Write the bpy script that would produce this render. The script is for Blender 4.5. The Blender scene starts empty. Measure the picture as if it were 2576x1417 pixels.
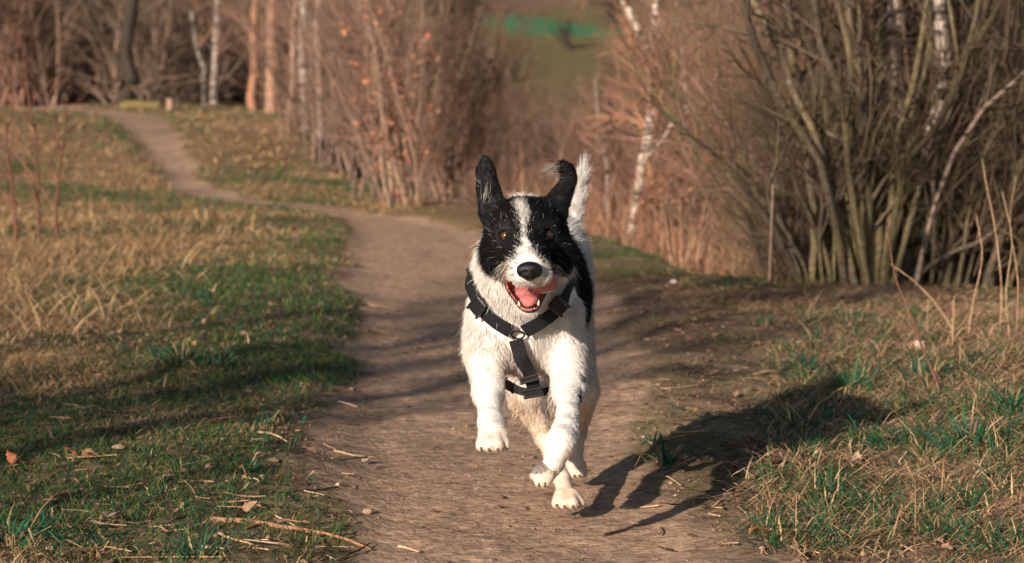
import bpy, math
import numpy as np
from mathutils import Vector
from mathutils.bvhtree import BVHTree

RNG = np.random.default_rng(7)
scene = bpy.context.scene
COL = scene.collection

# ------------------------------------------------------------------ camera, sky, sun, exposure
FPX = 2409.0                      # focal length in pixels of the 1024 wide frame
PITCH = math.atan(194.5 / FPX)
CAM_H = 1.0
cam_d = bpy.data.cameras.new('camera')
cam = bpy.data.objects.new('camera', cam_d)
COL.objects.link(cam)
cam.location = (0, 0, CAM_H)
cam.rotation_euler = (math.pi / 2 - PITCH, 0, 0)
cam_d.sensor_width = 36.0
cam_d.lens = FPX / 1024 * 36.0
cam_d.clip_start = 0.1
cam_d.clip_end = 1500
cam_d.dof.use_dof = True
cam_d.dof.focus_distance = 5.45
cam_d.dof.aperture_fstop = 5.6
scene.camera = cam

SUN_EL = math.radians(19.3)
SHADOW_DIR = np.array([0.52, 0.85]); SHADOW_DIR /= np.linalg.norm(SHADOW_DIR)
to_sun = Vector((-SHADOW_DIR[0] * math.cos(SUN_EL), -SHADOW_DIR[1] * math.cos(SUN_EL), math.sin(SUN_EL)))
world = bpy.data.worlds.new('World')
scene.world = world
world.use_nodes = True
wn = world.node_tree.nodes
sky = wn.new('ShaderNodeTexSky')
sky.sky_type = 'NISHITA'
sky.sun_disc = False
sky.sun_elevation = SUN_EL
sky.sun_rotation = math.atan2(to_sun.x, to_sun.y)
world.node_tree.links.new(sky.outputs['Color'], wn['Background'].inputs['Color'])
wn['Background'].inputs['Strength'].default_value = 0.052

sun_d = bpy.data.lights.new('sun', 'SUN')
sun_d.energy = 5.0
sun_d.angle = math.radians(0.6)
sun_d.color = (1.0, 0.845, 0.705)
sun = bpy.data.objects.new('sun', sun_d)
COL.objects.link(sun)
sun.rotation_euler = to_sun.to_track_quat('Z', 'Y').to_euler()
sun.location = (-6, -8, 6)

scene.view_settings.view_transform = 'Standard'
scene.view_settings.look = 'None'
scene.view_settings.exposure = 0.63
scene.view_settings.gamma = 1.0
scene.view_settings.use_curve_mapping = False
scene.render.engine = 'CYCLES'
scene.cycles.use_denoising = True
scene.cycles.max_bounces = 6
scene.cycles.diffuse_bounces = 3
scene.cycles.transmission_bounces = 3
scene.cycles.adaptive_threshold = 0.025
scene.cycles_curves.shape = 'THICK'
scene.cycles_curves.subdivisions = 2

# ------------------------------------------------------------------ small maths helpers
def nrm(v):
    return v / np.maximum(np.linalg.norm(v, axis=-1, keepdims=True), 1e-9)

def S(a, b, x):
    t = np.clip((np.asarray(x, float) - a) / (b - a), 0, 1)
    return t * t * (3 - 2 * t)

def _hash(ix, iy, seed):
    n = (ix.astype(np.int64) * 374761393 + iy.astype(np.int64) * 668265263 + seed * 1442695041) & 0x7fffffff
    n = ((n ^ (n >> 13)) * 1274126177) & 0x7fffffff
    return ((n ^ (n >> 16)) & 0xffff) / 65535.0

def vnoise(x, y, seed=0):
    x = np.asarray(x, float); y = np.asarray(y, float)
    ix = np.floor(x); iy = np.floor(y)
    fx = x - ix; fy = y - iy
    fx = fx * fx * (3 - 2 * fx); fy = fy * fy * (3 - 2 * fy)
    a = _hash(ix, iy, seed); b = _hash(ix + 1, iy, seed)
    c = _hash(ix, iy + 1, seed); d = _hash(ix + 1, iy + 1, seed)
    return (a * (1 - fx) + b * fx) * (1 - fy) + (c * (1 - fx) + d * fx) * fy

def fbm(x, y, seed=0, o=4):
    s = 0; a = 0.5; t = 0
    for k in range(o):
        s = s + a * vnoise(np.asarray(x) * 2 ** k + 17.3 * k, np.asarray(y) * 2 ** k + 5.1 * k, seed + k)
        t += a; a *= 0.5
    return s / t

CP, SP = math.cos(PITCH), math.sin(PITCH)
K = 2.515          # measurements below were taken on a 2575 pixel wide copy of the picture
def ray(tx, ty):
    u = (tx / K - 512.0) / FPX; v = (281.5 - ty / K) / FPX
    return np.array([u, CP + v * SP, -SP + v * CP])

def P(tx, ty, Y):
    d = ray(tx, ty)
    return np.array([0, 0, CAM_H]) + d * (Y / d[1])

# ------------------------------------------------------------------ terrain
EX = [-60, -20, -8, -4.6, -3.2, -2.0, -1.2, -0.45, 0.46, 0.91, 1.18, 1.53, 2.12, 4.0, 9, 60]
EY = [50, 48, 46, 43, 35, 27, 23.2, 20.6, 17.2, 13.6, 12.1, 11.9, 11.6, 11.0, 10, 9]
def terrain_base(x, y):
    x = np.asarray(x, float); y = np.asarray(y, float)
    z = 0.62 * S(21, 40, y) * S(-0.8, -3.6, x)
    ye = np.interp(x, EX, EY)
    z = z - 1.7 * S(0.0, 7.5, y - ye)
    z = z + 15.5 * S(62, 210, y) ** 1.15 + 60 * S(200, 700, y)
    z = z + (0.06 * S(0.75, 1.7, x) + 0.10 * S(1.05, 1.9, x)) * S(10.5, 6.0, y)
    return z

PATH = np.array([  # y, centre x, half width
    (-6, 0.2, .40), (4.0, 0.02, .40), (5.1, -0.03, .38), (5.72, -0.04, .38), (8, -0.10, .48), (10, -0.07, .56),
    (12.6, -0.22, .60), (15.0, -0.60, .46), (16.5, -0.66, .40), (18, -0.78, .36)])
PATH2 = np.array([  # x, y, half width : the part that bends left and climbs
    (-0.78, 17.6, .38), (-1.15, 19.1, .26), (-1.8, 20.4, .20), (-2.5, 21.7, .19), (-3.2, 24, .19), (-3.85, 27.5, .20),
    (-4.55, 31, .28), (-5.35, 35, .36), (-6.2, 39, .50), (-7.6, 42, .7), (-10, 47, .7)])
def path_d(x, y):
    """signed distance-like value: < 0 on the trodden path"""
    x = np.asarray(x, float); y = np.asarray(y, float)
    c = np.interp(y, PATH[:, 0], PATH[:, 1]); w = np.interp(y, PATH[:, 0], PATH[:, 2])
    d = np.where(y < 17.9, np.abs(x - c) - w, 9.0)
    for i in range(len(PATH2) - 1):
        ax, ay, aw = PATH2[i]; bx, by, bw = PATH2[i + 1]
        t = np.clip(((x - ax) * (bx - ax) + (y - ay) * (by - ay)) / ((bx - ax) ** 2 + (by - ay) ** 2), 0, 1)
        dd = np.hypot(x - ax - t * (bx - ax), y - ay - t * (by - ay)) - (aw + t * (bw - aw))
        d = np.minimum(d, dd)
    return d

def ragged(x, y):
    return path_d(x, y) + (fbm(x * 2.2, y * 1.3, 3) - .5) * 0.34 + (fbm(x * 9, y * 6, 5) - .5) * 0.13

# line where the right hand grass starts (x as a function of y)
RGY = [3, 5.1, 5.8, 6.4, 7.0, 7.6, 9.0, 10.4, 11.0, 11.6, 12.4, 14, 16, 18]
RGX = [.52, .57, .58, .62, .78, .92, 1.15, 1.22, .80, .62, .52, .40, .05, -.2]
def right_grass(x, y):
    """0 on bare soil, 1 in the grass on the right bank"""
    e = np.interp(y, RGY, RGX) + (fbm(x * 2, y * 2, 31) - .5) * .35
    return S(-0.10, 0.22, x - e)

def terrain(x, y):
    z = terrain_base(x, y)
    pd = path_d(x, y)
    z = z - 0.035 * S(0.18, -0.15, pd)
    near = S(40, 10, y)
    z = z + near * ((fbm(x * .9, y * .9, 11) - .5) * .10 * S(-.2, .5, pd) + (fbm(x * 5, y * 5, 12) - .5) * .030 * S(-.5, .2, pd)
                    + (fbm(x * 7, y * 7, 14) - .5) * .012 + (fbm(x * 24, y * 24, 15, 3) - .5) * .009)
    z = z + S(15, 60, y) * (fbm(x * .13, y * .13, 19) - .5) * .6 + S(60, 200, y) * (fbm(x * .03, y * .03, 21) - .5) * 6
    return z

def G(tx, ty, up=0.0):
    """where the sight line of a picture point meets the ground"""
    d = ray(tx, ty); z = 0.0
    for _ in range(7):
        k = (z - CAM_H) / d[2]
        x, y = d[0] * k, d[1] * k
        z = float(terrain(x, y))
    return np.array([x, y, z + up])

# ------------------------------------------------------------------ mesh helpers
def mesh_np(name, V, faces, mat=None, col=None, smooth=True, loc=None, parent=None):
    """faces: list of (n,k) int arrays"""
    V = np.asarray(V, np.float32)
    if loc is not None:
        V = V - np.asarray(loc, np.float32)
    me = bpy.data.meshes.new(name)
    me.vertices.add(len(V)); me.vertices.foreach_set('co', V.ravel())
    faces = [np.asarray(f, np.int32) for f in faces if len(f)]
    tot = np.concatenate([np.full(len(f), f.shape[1], np.int32) for f in faces])
    idx = np.concatenate([f.ravel() for f in faces])
    start = np.concatenate([[0], np.cumsum(tot)[:-1]]).astype(np.int32)
    me.loops.add(len(idx)); me.loops.foreach_set('vertex_index', idx)
    me.polygons.add(len(tot)); me.polygons.foreach_set('loop_start', start)
    me.update(calc_edges=True)
    me.polygons.foreach_set('use_smooth', np.full(len(tot), smooth))
    if col is not None:
        c = np.ones((len(V), 4), np.float32); c[:, :3] = col
        a = me.attributes.new('col', 'FLOAT_COLOR', 'POINT'); a.data.foreach_set('color', c.ravel())
    if mat is not None:
        me.materials.append(mat)
    o = bpy.data.objects.new(name, me)
    COL.objects.link(o)
    if loc is not None and parent is None:
        o.location = loc
    if parent is not None:
        o.parent = parent
    return o

def tag(o, label=None, cat=None, group=None, kind=None):
    if label: o['label'] = label
    if cat: o['category'] = cat
    if group: o['group'] = group
    if kind: o['kind'] = kind
    return o

def empty(name, loc, label, cat, group=None):
    o = bpy.data.objects.new(name, None)
    o.empty_display_size = 0.1
    COL.objects.link(o); o.location = loc
    return tag(o, label, cat, group)

def tubes(Pl, R, k=5):
    """Pl (B,N,3) centre lines, R (B,N) radii -> verts, quads"""
    B, N, _ = Pl.shape
    T = np.gradient(Pl, axis=1); T = nrm(T)
    mean = nrm(Pl[:, -1] - Pl[:, 0])
    ref = np.where(np.abs(mean[:, 2:3]) > .8, np.array([[1., 0.13, 0]]), np.array([[0.05, 0, 1.]]))
    U = nrm(np.cross(T, ref[:, None, :])); W = np.cross(T, U)
    a = np.arange(k) * 2 * np.pi / k
    V = Pl[:, :, None, :] + R[:, :, None, None] * (np.cos(a)[None, None, :, None] * U[:, :, None, :] + np.sin(a)[None, None, :, None] * W[:, :, None, :])
    base = (np.arange(B) * N * k)[:, None, None] + (np.arange(N - 1) * k)[None, :, None]
    j = np.arange(k)[None, None, :]; j2 = (np.arange(k) + 1) % k
    q = np.stack([base + j, base + j2[None, None, :], base + k + j2[None, None, :], base + k + j], -1).reshape(-1, 4)
    return V.reshape(-1, 3), q

def join(parts):
    """list of (V, F, C) -> joined"""
    Vs, Fs, Cs, n = [], [], [], 0
    for V, F, C in parts:
        Vs.append(V); Fs.append(F + n); n += len(V)
        Cs.append(np.broadcast_to(np.asarray(C, float), (len(V), 3)))
    return np.concatenate(Vs), np.concatenate(Fs), np.concatenate(Cs)

def grow(P0, D0, L, N, rng, curv=.15, trop=0.0, droop=0.0):
    B = len(P0)
    out = np.empty((B, N, 3)); out[:, 0] = P0
    d = nrm(D0); p = P0.copy(); L = np.broadcast_to(L, (B,))
    for i in range(1, N):
        d = d + rng.normal(0, curv, (B, 3)); d[:, 2] += trop - droop * i / N
        d = nrm(d); p = p + d * (L / (N - 1))[:, None]
        out[:, i] = p
    return out

def sprout(Pl, R, n, rng, t0=.2, t1=.95, ang=(.4, .9), ratio=.55):
    B, N, _ = Pl.shape
    t = rng.uniform(t0, t1, (B, n)) * (N - 1)
    i = np.minimum(t.astype(int), N - 2); f = (t - i)[..., None]
    b = np.arange(B)[:, None]
    p = Pl[b, i] * (1 - f) + Pl[b, i + 1] * f
    d = nrm(Pl[b, i + 1] - Pl[b, i])
    r = R[b, i] * (1 - f[..., 0]) + R[b, i + 1] * f[..., 0]
    x = nrm(np.cross(d, rng.normal(0, 1, d.shape)))
    a = rng.uniform(ang[0], ang[1], (B, n))[..., None]
    dd = d * np.cos(a) + x * np.sin(a)
    return p.reshape(-1, 3), dd.reshape(-1, 3), (r * ratio).reshape(-1), t.reshape(-1) / (N - 1)

def taper(r0, N, end=.25):
    return r0[:, None] * np.linspace(1, end, N)[None]

def resample(pts, N):
    pts = np.asarray(pts, float)
    s = np.concatenate([[0], np.cumsum(np.linalg.norm(np.diff(pts, axis=0), axis=1))])
    # smooth (Catmull-Rom style) through the points
    u = np.linspace(0, s[-1], N)
    m = np.gradient(pts, s, axis=0)
    i = np.clip(np.searchsorted(s, u, side='right') - 1, 0, len(s) - 2)
    h = (s[i + 1] - s[i])[:, None]; t = ((u - s[i])[:, None]) / h
    return ((2 * t**3 - 3 * t**2 + 1) * pts[i] + (t**3 - 2 * t**2 + t) * h * m[i] + (-2 * t**3 + 3 * t**2) * pts[i + 1] + (t**3 - t**2) * h * m[i + 1])

# ------------------------------------------------------------------ materials
def mat_new(name):
    m = bpy.data.materials.new(name); m.use_nodes = True
    return m, m.node_tree.nodes, m.node_tree.links, m.node_tree.nodes['Principled BSDF']

def attr_mat(name, rough=.8, noise_scale=40, noise_amt=.35, bump=.0, bump_scale=80, translucent=0.0, spec=.3):
    """colour from the 'col' attribute, broken up by fine noise"""
    m, n, l, b = mat_new(name)
    at = n.new('ShaderNodeAttribute'); at.attribute_name = 'col'
    tc = n.new('ShaderNodeTexCoord')
    nz = n.new('ShaderNodeTexNoise'); nz.inputs['Scale'].default_value = noise_scale; nz.inputs['Detail'].default_value = 4
    l.new(tc.outputs['Object'], nz.inputs['Vector'])
    mr = n.new('ShaderNodeMapRange'); mr.inputs['From Min'].default_value = .3; mr.inputs['From Max'].default_value = .7
    mr.inputs['To Min'].default_value = 1 - noise_amt; mr.inputs['To Max'].default_value = 1 + noise_amt
    l.new(nz.outputs['Fac'], mr.inputs['Value'])
    mx = n.new('ShaderNodeVectorMath'); mx.operation = 'SCALE'
    l.new(at.outputs['Color'], mx.inputs[0]); l.new(mr.outputs['Result'], mx.inputs['Scale'])
    l.new(mx.outputs['Vector'], b.inputs['Base Color'])
    b.inputs['Roughness'].default_value = rough
    b.inputs['Specular IOR Level'].default_value = spec
    if bump:
        bz = n.new('ShaderNodeTexNoise'); bz.inputs['Scale'].default_value = bump_scale; bz.inputs['Detail'].default_value = 6
        l.new(tc.outputs['Object'], bz.inputs['Vector'])
        bp = n.new('ShaderNodeBump'); bp.inputs['Strength'].default_value = bump; bp.inputs['Distance'].default_value = .02
        l.new(bz.outputs['Fac'], bp.inputs['Height']); l.new(bp.outputs['Normal'], b.inputs['Normal'])
    if translucent:
        tr = n.new('ShaderNodeBsdfTranslucent'); l.new(mx.outputs['Vector'], tr.inputs['Color'])
        ms = n.new('ShaderNodeMixShader'); ms.inputs['Fac'].default_value = translucent
        l.new(b.outputs['BSDF'], ms.inputs[1]); l.new(tr.outputs['BSDF'], ms.inputs[2])
        l.new(ms.outputs['Shader'], n['Material Output'].inputs['Surface'])
    return m

def plain_mat(name, color, rough=.6, spec=.4, bump=0, bump_scale=200, var=.15, var_scale=60, coat=0):
    m, n, l, b = mat_new(name)
    tc = n.new('ShaderNodeTexCoord')
    nz = n.new('ShaderNodeTexNoise'); nz.inputs['Scale'].default_value = var_scale; nz.inputs['Detail'].default_value = 3
    l.new(tc.outputs['Object'], nz.inputs['Vector'])
    cr = n.new('ShaderNodeValToRGB')
    c = np.array(color)
    cr.color_ramp.elements[0].position = .3; cr.color_ramp.elements[1].position = .7
    cr.color_ramp.elements[0].color = (*np.clip(c * (1 - var), 0, 1), 1); cr.color_ramp.elements[1].color = (*np.clip(c * (1 + var), 0, 1), 1)
    l.new(nz.outputs['Fac'], cr.inputs['Fac']); l.new(cr.outputs['Color'], b.inputs['Base Color'])
    b.inputs['Roughness'].default_value = rough; b.inputs['Specular IOR Level'].default_value = spec
    b.inputs['Coat Weight'].default_value = coat
    if bump:
        bz = n.new('ShaderNodeTexNoise'); bz.inputs['Scale'].default_value = bump_scale; bz.inputs['Detail'].default_value = 3
        l.new(tc.outputs['Object'], bz.inputs['Vector'])
        bp = n.new('ShaderNodeBump'); bp.inputs['Strength'].default_value = bump; bp.inputs['Distance'].default_value = .002
        l.new(bz.outputs['Fac'], bp.inputs['Height']); l.new(bp.outputs['Normal'], b.inputs['Normal'])
    return m

M_GROUND = attr_mat('ground_soil', .95, 30, .42, bump=.4, bump_scale=70, spec=.1)
M_BARK = attr_mat('bark', .9, 60, .45, bump=.6, bump_scale=120, spec=.15)
M_TWIG = attr_mat('twig_bark', .9, 8, .25, spec=.15)
M_GRASS = attr_mat('grass_blade', .7, 6, .12, translucent=.30, spec=.25)
M_LEAF = attr_mat('dead_leaf', .8, 70, .25, translucent=.25, spec=.2)
M_STICK = attr_mat('stick_bark', .85, 90, .35, bump=.4, bump_scale=300, spec=.2)

def birch_mat():
    m, n, l, b = mat_new('birch_bark')
    tc = n.new('ShaderNodeTexCoord'); mp = n.new('ShaderNodeMapping')
    mp.inputs['Scale'].default_value = (5, 5, 16)
    l.new(tc.outputs['Object'], mp.inputs['Vector'])
    nz = n.new('ShaderNodeTexNoise'); nz.inputs['Scale'].default_value = 1.6; nz.inputs['Detail'].default_value = 5
    l.new(mp.outputs['Vector'], nz.inputs['Vector'])
    cr = n.new('ShaderNodeValToRGB')
    e = cr.color_ramp.elements
    e[0].position = .40; e[0].color = (.035, .028, .024, 1)
    e[1].position = .52; e[1].color = (.50, .43, .38, 1)
    k = e.new(.75); k.color = (.66, .59, .53, 1)
    l.new(nz.outputs['Fac'], cr.inputs['Fac'])
    at = n.new('ShaderNodeAttribute'); at.attribute_name = 'col'
    mx = n.new('ShaderNodeMix'); mx.data_type = 'RGBA'; mx.blend_type = 'MULTIPLY'; mx.inputs['Factor'].default_value = 1
    l.new(cr.outputs['Color'], mx.inputs['A']); l.new(at.outputs['Color'], mx.inputs['B'])
    l.new(mx.outputs['Result'], b.inputs['Base Color'])
    b.inputs['Roughness'].default_value = .7
    return m
M_BIRCH = birch_mat()
# ------------------------------------------------------------------ ground and path
def axis(segs):
    out = []
    for a, b, n in segs:
        out.append(np.linspace(a, b, n, endpoint=False))
    out.append([segs[-1][1]])
    return np.concatenate(out)

def build_ground():
    xs = axis([(-500, -60, 8), (-60, -16, 22), (-16, -5, 36), (-5, -1.8, 60), (-1.8, 2.2, 210), (2.2, 6, 50), (6, 16, 26), (16, 60, 16), (60, 500, 8)])
    ys = axis([(-60, 0, 14), (0, 4.4, 22), (4.4, 9, 240), (9, 16, 150), (16, 26, 110), (26, 45, 80), (45, 90, 60), (90, 230, 70), (230, 1000, 20)])
    X, Y = np.meshgrid(xs, ys)
    Z = terrain(X, Y)
    V = np.stack([X, Y, Z], -1).reshape(-1, 3)
    x, y = V[:, 0], V[:, 1]
    rg = ragged(x, y)
    # soil colour: trodden sandy path, darker humus beside it, dry turf and far slopes
    dirt = np.array([.350, .235, .158]); humus = np.array([.115, .072, .052]); turf = np.array([.120, .112, .045]); dry = np.array([.30, .19, .095])
    wood = np.array([.095, .058, .042]); olive = np.array([.125, .105, .048]); field = np.array([.040, .155, .070]); tan = np.array([.34, .22, .13])
    def lerp(a, b, t): return a * (1 - t[:, None]) + b * t[:, None]
    n1 = fbm(x * 1.6, y * 1.6, 41); n2 = fbm(x * 6, y * 6, 43)
    side = lerp(np.tile(humus, (len(V), 1)), dirt * .78, S(.40, .68, n1 * .6 + n2 * .4))
    c = lerp(side, turf, S(.30, .70, fbm(x * .9, y * .9, 45)) * .6)
    c = lerp(c, dry * .8, S(11, 16, y) * S(.1, -.3, x) * .6)
    damp = S(.46, .66, fbm(x * 1.3, y * .55, 47)) * .26 + S(.55, .75, fbm(x * 7, y * 4, 48)) * .16
    c = lerp(c, dirt * (1.02 - damp[:, None] + .22 * (n2[:, None] - .5)), S(.06, -.06, rg))
    beyond = S(1.5, 5, y - np.interp(x, EX, EY))
    c = lerp(c, wood, beyond)
    far = S(62, 85, y)
    hillc = lerp(np.tile(olive, (len(V), 1)), wood * 1.5, S(.45, .65, fbm(x * .06, y * .06, 51)))
    c = lerp(c, hillc, far)
    # fields on the far slope
    fx = x + (fbm(x * .1, y * .1, 52) - .5) * 6
    fy = y + (fbm(x * .25, y * .12, 53) - .5) * 9
    c = lerp(c, field, S(125, 126.5, fy) * S(131, 129, fy) * S(-2.5, 0, fx) * S(8.0, 5.0, fx) * S(.30, .42, fbm(x * .5, y * .25, 57)))
    c = lerp(c, tan, S(139, 141, fy) * S(152, 148, fy) * S(-9, -7, fx) * S(9, 6, fx) * .8)
    ny, nx = X.shape
    I = np.arange(ny * nx).reshape(ny, nx)
    q = np.stack([I[:-1, :-1], I[:-1, 1:], I[1:, 1:], I[1:, :-1]], -1).reshape(-1, 4)
    onp = rg[q].mean(1) < 0
    def sub(name, sel):
        used, inv = np.unique(q[sel], return_inverse=True)
        return mesh_np(name, V[used], [inv.reshape(-1, 4)], M_GROUND, c[used])
    g = sub('ground', ~onp); tag(g, 'brown leaf-strewn soil and turf beside the trodden path', 'ground', kind='structure')
    p = sub('dirt_path', onp); tag(p, 'trodden sandy brown footpath winding off to the left', 'path', kind='structure')
build_ground()

# ------------------------------------------------------------------ grass
def blades(pos, H, Wd, lean, bend, N, rng, col, az=None, vs=1.0):
    """ribbons rooted at pos; returns V,F,C"""
    B = len(pos)
    az = rng.uniform(0, 2 * np.pi, B) if az is None else az
    face = az + np.pi / 2 + rng.normal(0, .5, B)
    t = np.linspace(0, 1, N)
    horiz = (lean[:, None] * t[None] + bend[:, None] * t[None] ** 2)
    vert = np.sqrt(np.maximum(1 - np.clip(horiz, 0, .97) ** 2, .02)) * t[None]
    vert = np.where(horiz > .97, vert * .6, vert)
    ctr = np.empty((B, N, 3))
    ctr[..., 0] = pos[:, None, 0] + np.cos(az)[:, None] * horiz * H[:, None]
    ctr[..., 1] = pos[:, None, 1] + np.sin(az)[:, None] * horiz * H[:, None]
    ctr[..., 2] = pos[:, None, 2] + vert * H[:, None] * np.broadcast_to(vs, (B,))[:, None]
    w = Wd[:, None] * (1 - .88 * t[None] ** 1.5) * .5
    side = np.stack([np.cos(face), np.sin(face), np.zeros(B)], -1)[:, None, :]
    V = np.stack([ctr - side * w[..., None], ctr + side * w[..., None]], 2).reshape(-1, 3)
    b = (np.arange(B) * N * 2)[:, None] + (np.arange(N - 1) * 2)[None]
    q = np.stack([b, b + 1, b + 3, b + 2], -1).reshape(-1, 4)
    C = np.repeat(col, N * 2, axis=0)
    return V, q, C

GREEN = np.array([[.024, .100, .046], [.050, .125, .038], [.095, .140, .034], [.014, .060, .036], [.165, .165, .045]])
DRY = np.array([[.50, .335, .175], [.40, .265, .135], [.57, .40, .225], [.29, .185, .10], [.44, .27, .145]])
def pick(pal, n, rng, var=.2):
    return pal[rng.integers(0, len(pal), n)] * rng.uniform(1 - var, 1 + var, (n, 1))

def wedge(n, y0, y1, rng, margin=1.35, power=1.0):
    """points spread over the ground in front of the camera"""
    y = (rng.uniform(0, 1, n) * (y1 ** (1 + power) - y0 ** (1 + power)) + y0 ** (1 + power)) ** (1 / (1 + power))
    x = rng.uniform(-1, 1, n) * y * .2126 * margin + rng.uniform(-.2, .2, n)
    return x, y

def build_grass():
    rng = np.random.default_rng(21)
    G_, D_ = [], []
    # short turf on both sides
    for n, y0, y1, h, w in ((230000, 4.3, 9, .025, .0032), (140000, 9, 16, .029, .0060), (80000, 16, 27, .042, .011), (50000, 26, 44, .06, .022)):
        x, y = wedge(n, y0, y1, rng)
        rg = ragged(x, y)
        left = x < np.interp(y, PATH[:, 0], PATH[:, 1])
        ye = np.interp(x, EX, EY)
        dens = np.where(left, S(.0, .10, rg) * (.42 + .58 * S(.42, .56, fbm(x * 2.4, y * 2.4, 61) * .7 + fbm(x * 9, y * 9, 62) * .3)), right_grass(x, y) * (.10 + .55 * S(.48, .60, fbm(x * 3, y * 3, 63))))
        # thin, muddy strip along the near left edge
        dens = dens * np.where(left & (y < 7.2), .25 + .75 * S(.05, .55, rg), 1)
        dens = np.where(left, dens, np.maximum(dens, .04 * S(.0, .2, rg)))
        dens = dens * S(1.2, .2, y - ye)
        keep = rng.uniform(0, 1, n) < dens
        x, y = x[keep], y[keep]; left = left[keep]; m = len(x)
        z = terrain(x, y)
        # how dry: the far left meadow and the right bank are straw coloured
        straw = np.where(left, np.interp(y, [4, 7, 9, 11, 14, 18, 24, 30, 44], [.20, .12, .10, .14, .28, .42, .36, .46, .24]), np.interp(y, [4, 8, 10.5, 12, 17], [.48, .42, .45, .45, .45]))
        pt = fbm(x * 1.1, y * .8, 66) - .5
        far_left = S(-1.3, -2.5, x) * S(7.5, 10, y)
        isd = rng.uniform(0, 1, m) < np.clip(straw - .04 + pt * 2.6 + .22 * far_left - .2 * S(.5, .0, ragged(x, y)) * S(9, 12, y) * left, .03, .97)
        hh = h * rng.lognormal(0, .35, m) * (.75 + .8 * fbm(x * 2, y * 2, 67))
        hh = np.where(isd & left & (y > 10), hh * (1 + .7 * far_left * S(21, 17, y)), hh)
        ww = w * rng.uniform(.7, 1.3, m)
        col = np.where(isd[:, None], pick(DRY, m, rng), pick(GREEN, m, rng))
        flat = isd & (rng.uniform(0, 1, m) < np.where(left, .55, .9))
        lean = np.where(flat, np.where(left, rng.uniform(.6, .96, m), rng.uniform(.88, .99, m)), rng.uniform(.05, .6, m)); bend = rng.uniform(.05, .5, m)
        az = np.where(rng.uniform(0, 1, m) < .6, rng.normal(0, .7, m) + np.pi * rng.integers(0, 2, m), rng.uniform(0, 6.28, m))
        V, q, C = blades(np.stack([x, y, z - .004 + np.where(flat, rng.uniform(.003, .016, m), 0)], -1), hh * np.where(flat, 1.35, 1.1), ww, np.where(flat, lean, lean + .2), bend, 3, rng, col, az, np.where(flat, rng.uniform(.3, .7, m), np.where(y < 16, .92, .85)))
        d4 = np.repeat(isd, 6); fq = isd[q[:, 0] // 6]
        for store, sel_v, sel_f in ((D_, d4, fq), (G_, ~d4, ~fq)):
            remap = np.cumsum(sel_v) - 1
            store.append((V[sel_v], remap[q[sel_f]], C[sel_v]))
    V, q, C = join(G_)
    tag(mesh_np('green_grass', V, [q], M_GRASS, C, smooth=False), 'short green grass growing on both sides of the path', 'grass', kind='stuff')
    MAT = np.array([[.56, .38, .225], [.62, .45, .28], [.46, .29, .17], [.32, .195, .12], [.17, .105, .068], [.52, .33, .19]])
    # long, bleached, partly fallen grass on the right bank
    n = 150000
    x, y = wedge(n, 4.4, 11.5, rng, 1.4)
    keep = rng.uniform(0, 1, n) < right_grass(x, y) * (x > 0) * (.22 + .78 * S(.40, .62, fbm(x * 2.2, y * 2.2, 71)))
    x, y = x[keep], y[keep]; m = len(x)
    hh = rng.lognormal(math.log(.060), .45, m)
    fl = rng.uniform(0, 1, m) < .965
    az = np.where(rng.uniform(0, 1, m) < .5, rng.normal(.4, .6, m), rng.uniform(0, 6.28, m))
    D_.append(blades(np.stack([x, y, terrain(x, y) - .004 + np.where(fl, rng.uniform(.003, .018, m), 0)], -1), hh, rng.uniform(.003, .0055, m), np.where(fl, rng.uniform(.94, 1.0, m), rng.uniform(.3, .8, m)), rng.uniform(.0, .35, m), 4, rng, pick(MAT, m, rng, .3), az + np.pi * rng.integers(0, 2, m), np.where(fl, rng.uniform(.25, .75, m), .95)))
    # tall pale grass at the far left
    n = 46000
    x, y = wedge(n, 9.5, 24, rng, 1.4)
    dens = S(.35, 1.0, ragged(x, y)) * (x < -.5) * S(-.8, -1.8, x + (y - 12) * .10) * (.15 + .85 * S(.40, .58, fbm(x * 1.2, y * .7, 73))) * S(21, 16, y)
    keep = rng.uniform(0, 1, n) < dens
    x, y = x[keep], y[keep]; m = len(x)
    hh = rng.lognormal(math.log(.11), .4, m) * (.6 + .8 * S(.45, .62, fbm(x * .9, y * .5, 75)))
    D_.append(blades(np.stack([x, y, terrain(x, y) - .01], -1), hh, rng.uniform(.006, .012, m), rng.uniform(.1, .9, m), rng.uniform(.1, .9, m), 5, rng, pick(DRY, m, rng, .3), rng.normal(0, .8, m) + np.pi * rng.integers(0, 2, m), .7))
    # dry grass on the mound
    V, q, C = join(D_)
    tag(mesh_np('dry_grass', V, [q], M_GRASS, C, smooth=False), 'bleached straw coloured dead grass beside the path', 'dry grass', kind='stuff')
    # reddish reeds in the hollow behind the ledge
    n = 16000
    x = rng.uniform(-.2, 4.2, n); y = rng.uniform(14.5, 25, n)
    ye = np.interp(x, EX, EY)
    k = (y - ye > 1.6)
    x, y = x[k], y[k]; m = len(x)
    hh = rng.normal(1.25, .25, m) * (.55 + .45 * S(2, 6, y - np.interp(x, EX, EY)))
    REED = np.array([[.36, .19, .12], [.42, .24, .15], [.30, .15, .10], [.46, .29, .18]])
    V, q, C = blades(np.stack([x, y, terrain(x, y) - .02], -1), hh, rng.uniform(.006, .013, m), rng.uniform(0, .5, m), rng.uniform(0, .6, m), 4, rng, pick(REED, m, rng, .35))
    tag(mesh_np('reed_bed', V, [q], M_GRASS, C, smooth=False), 'reddish dead reeds in the hollow behind the grassy edge', 'reeds', kind='stuff')
build_grass()

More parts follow.
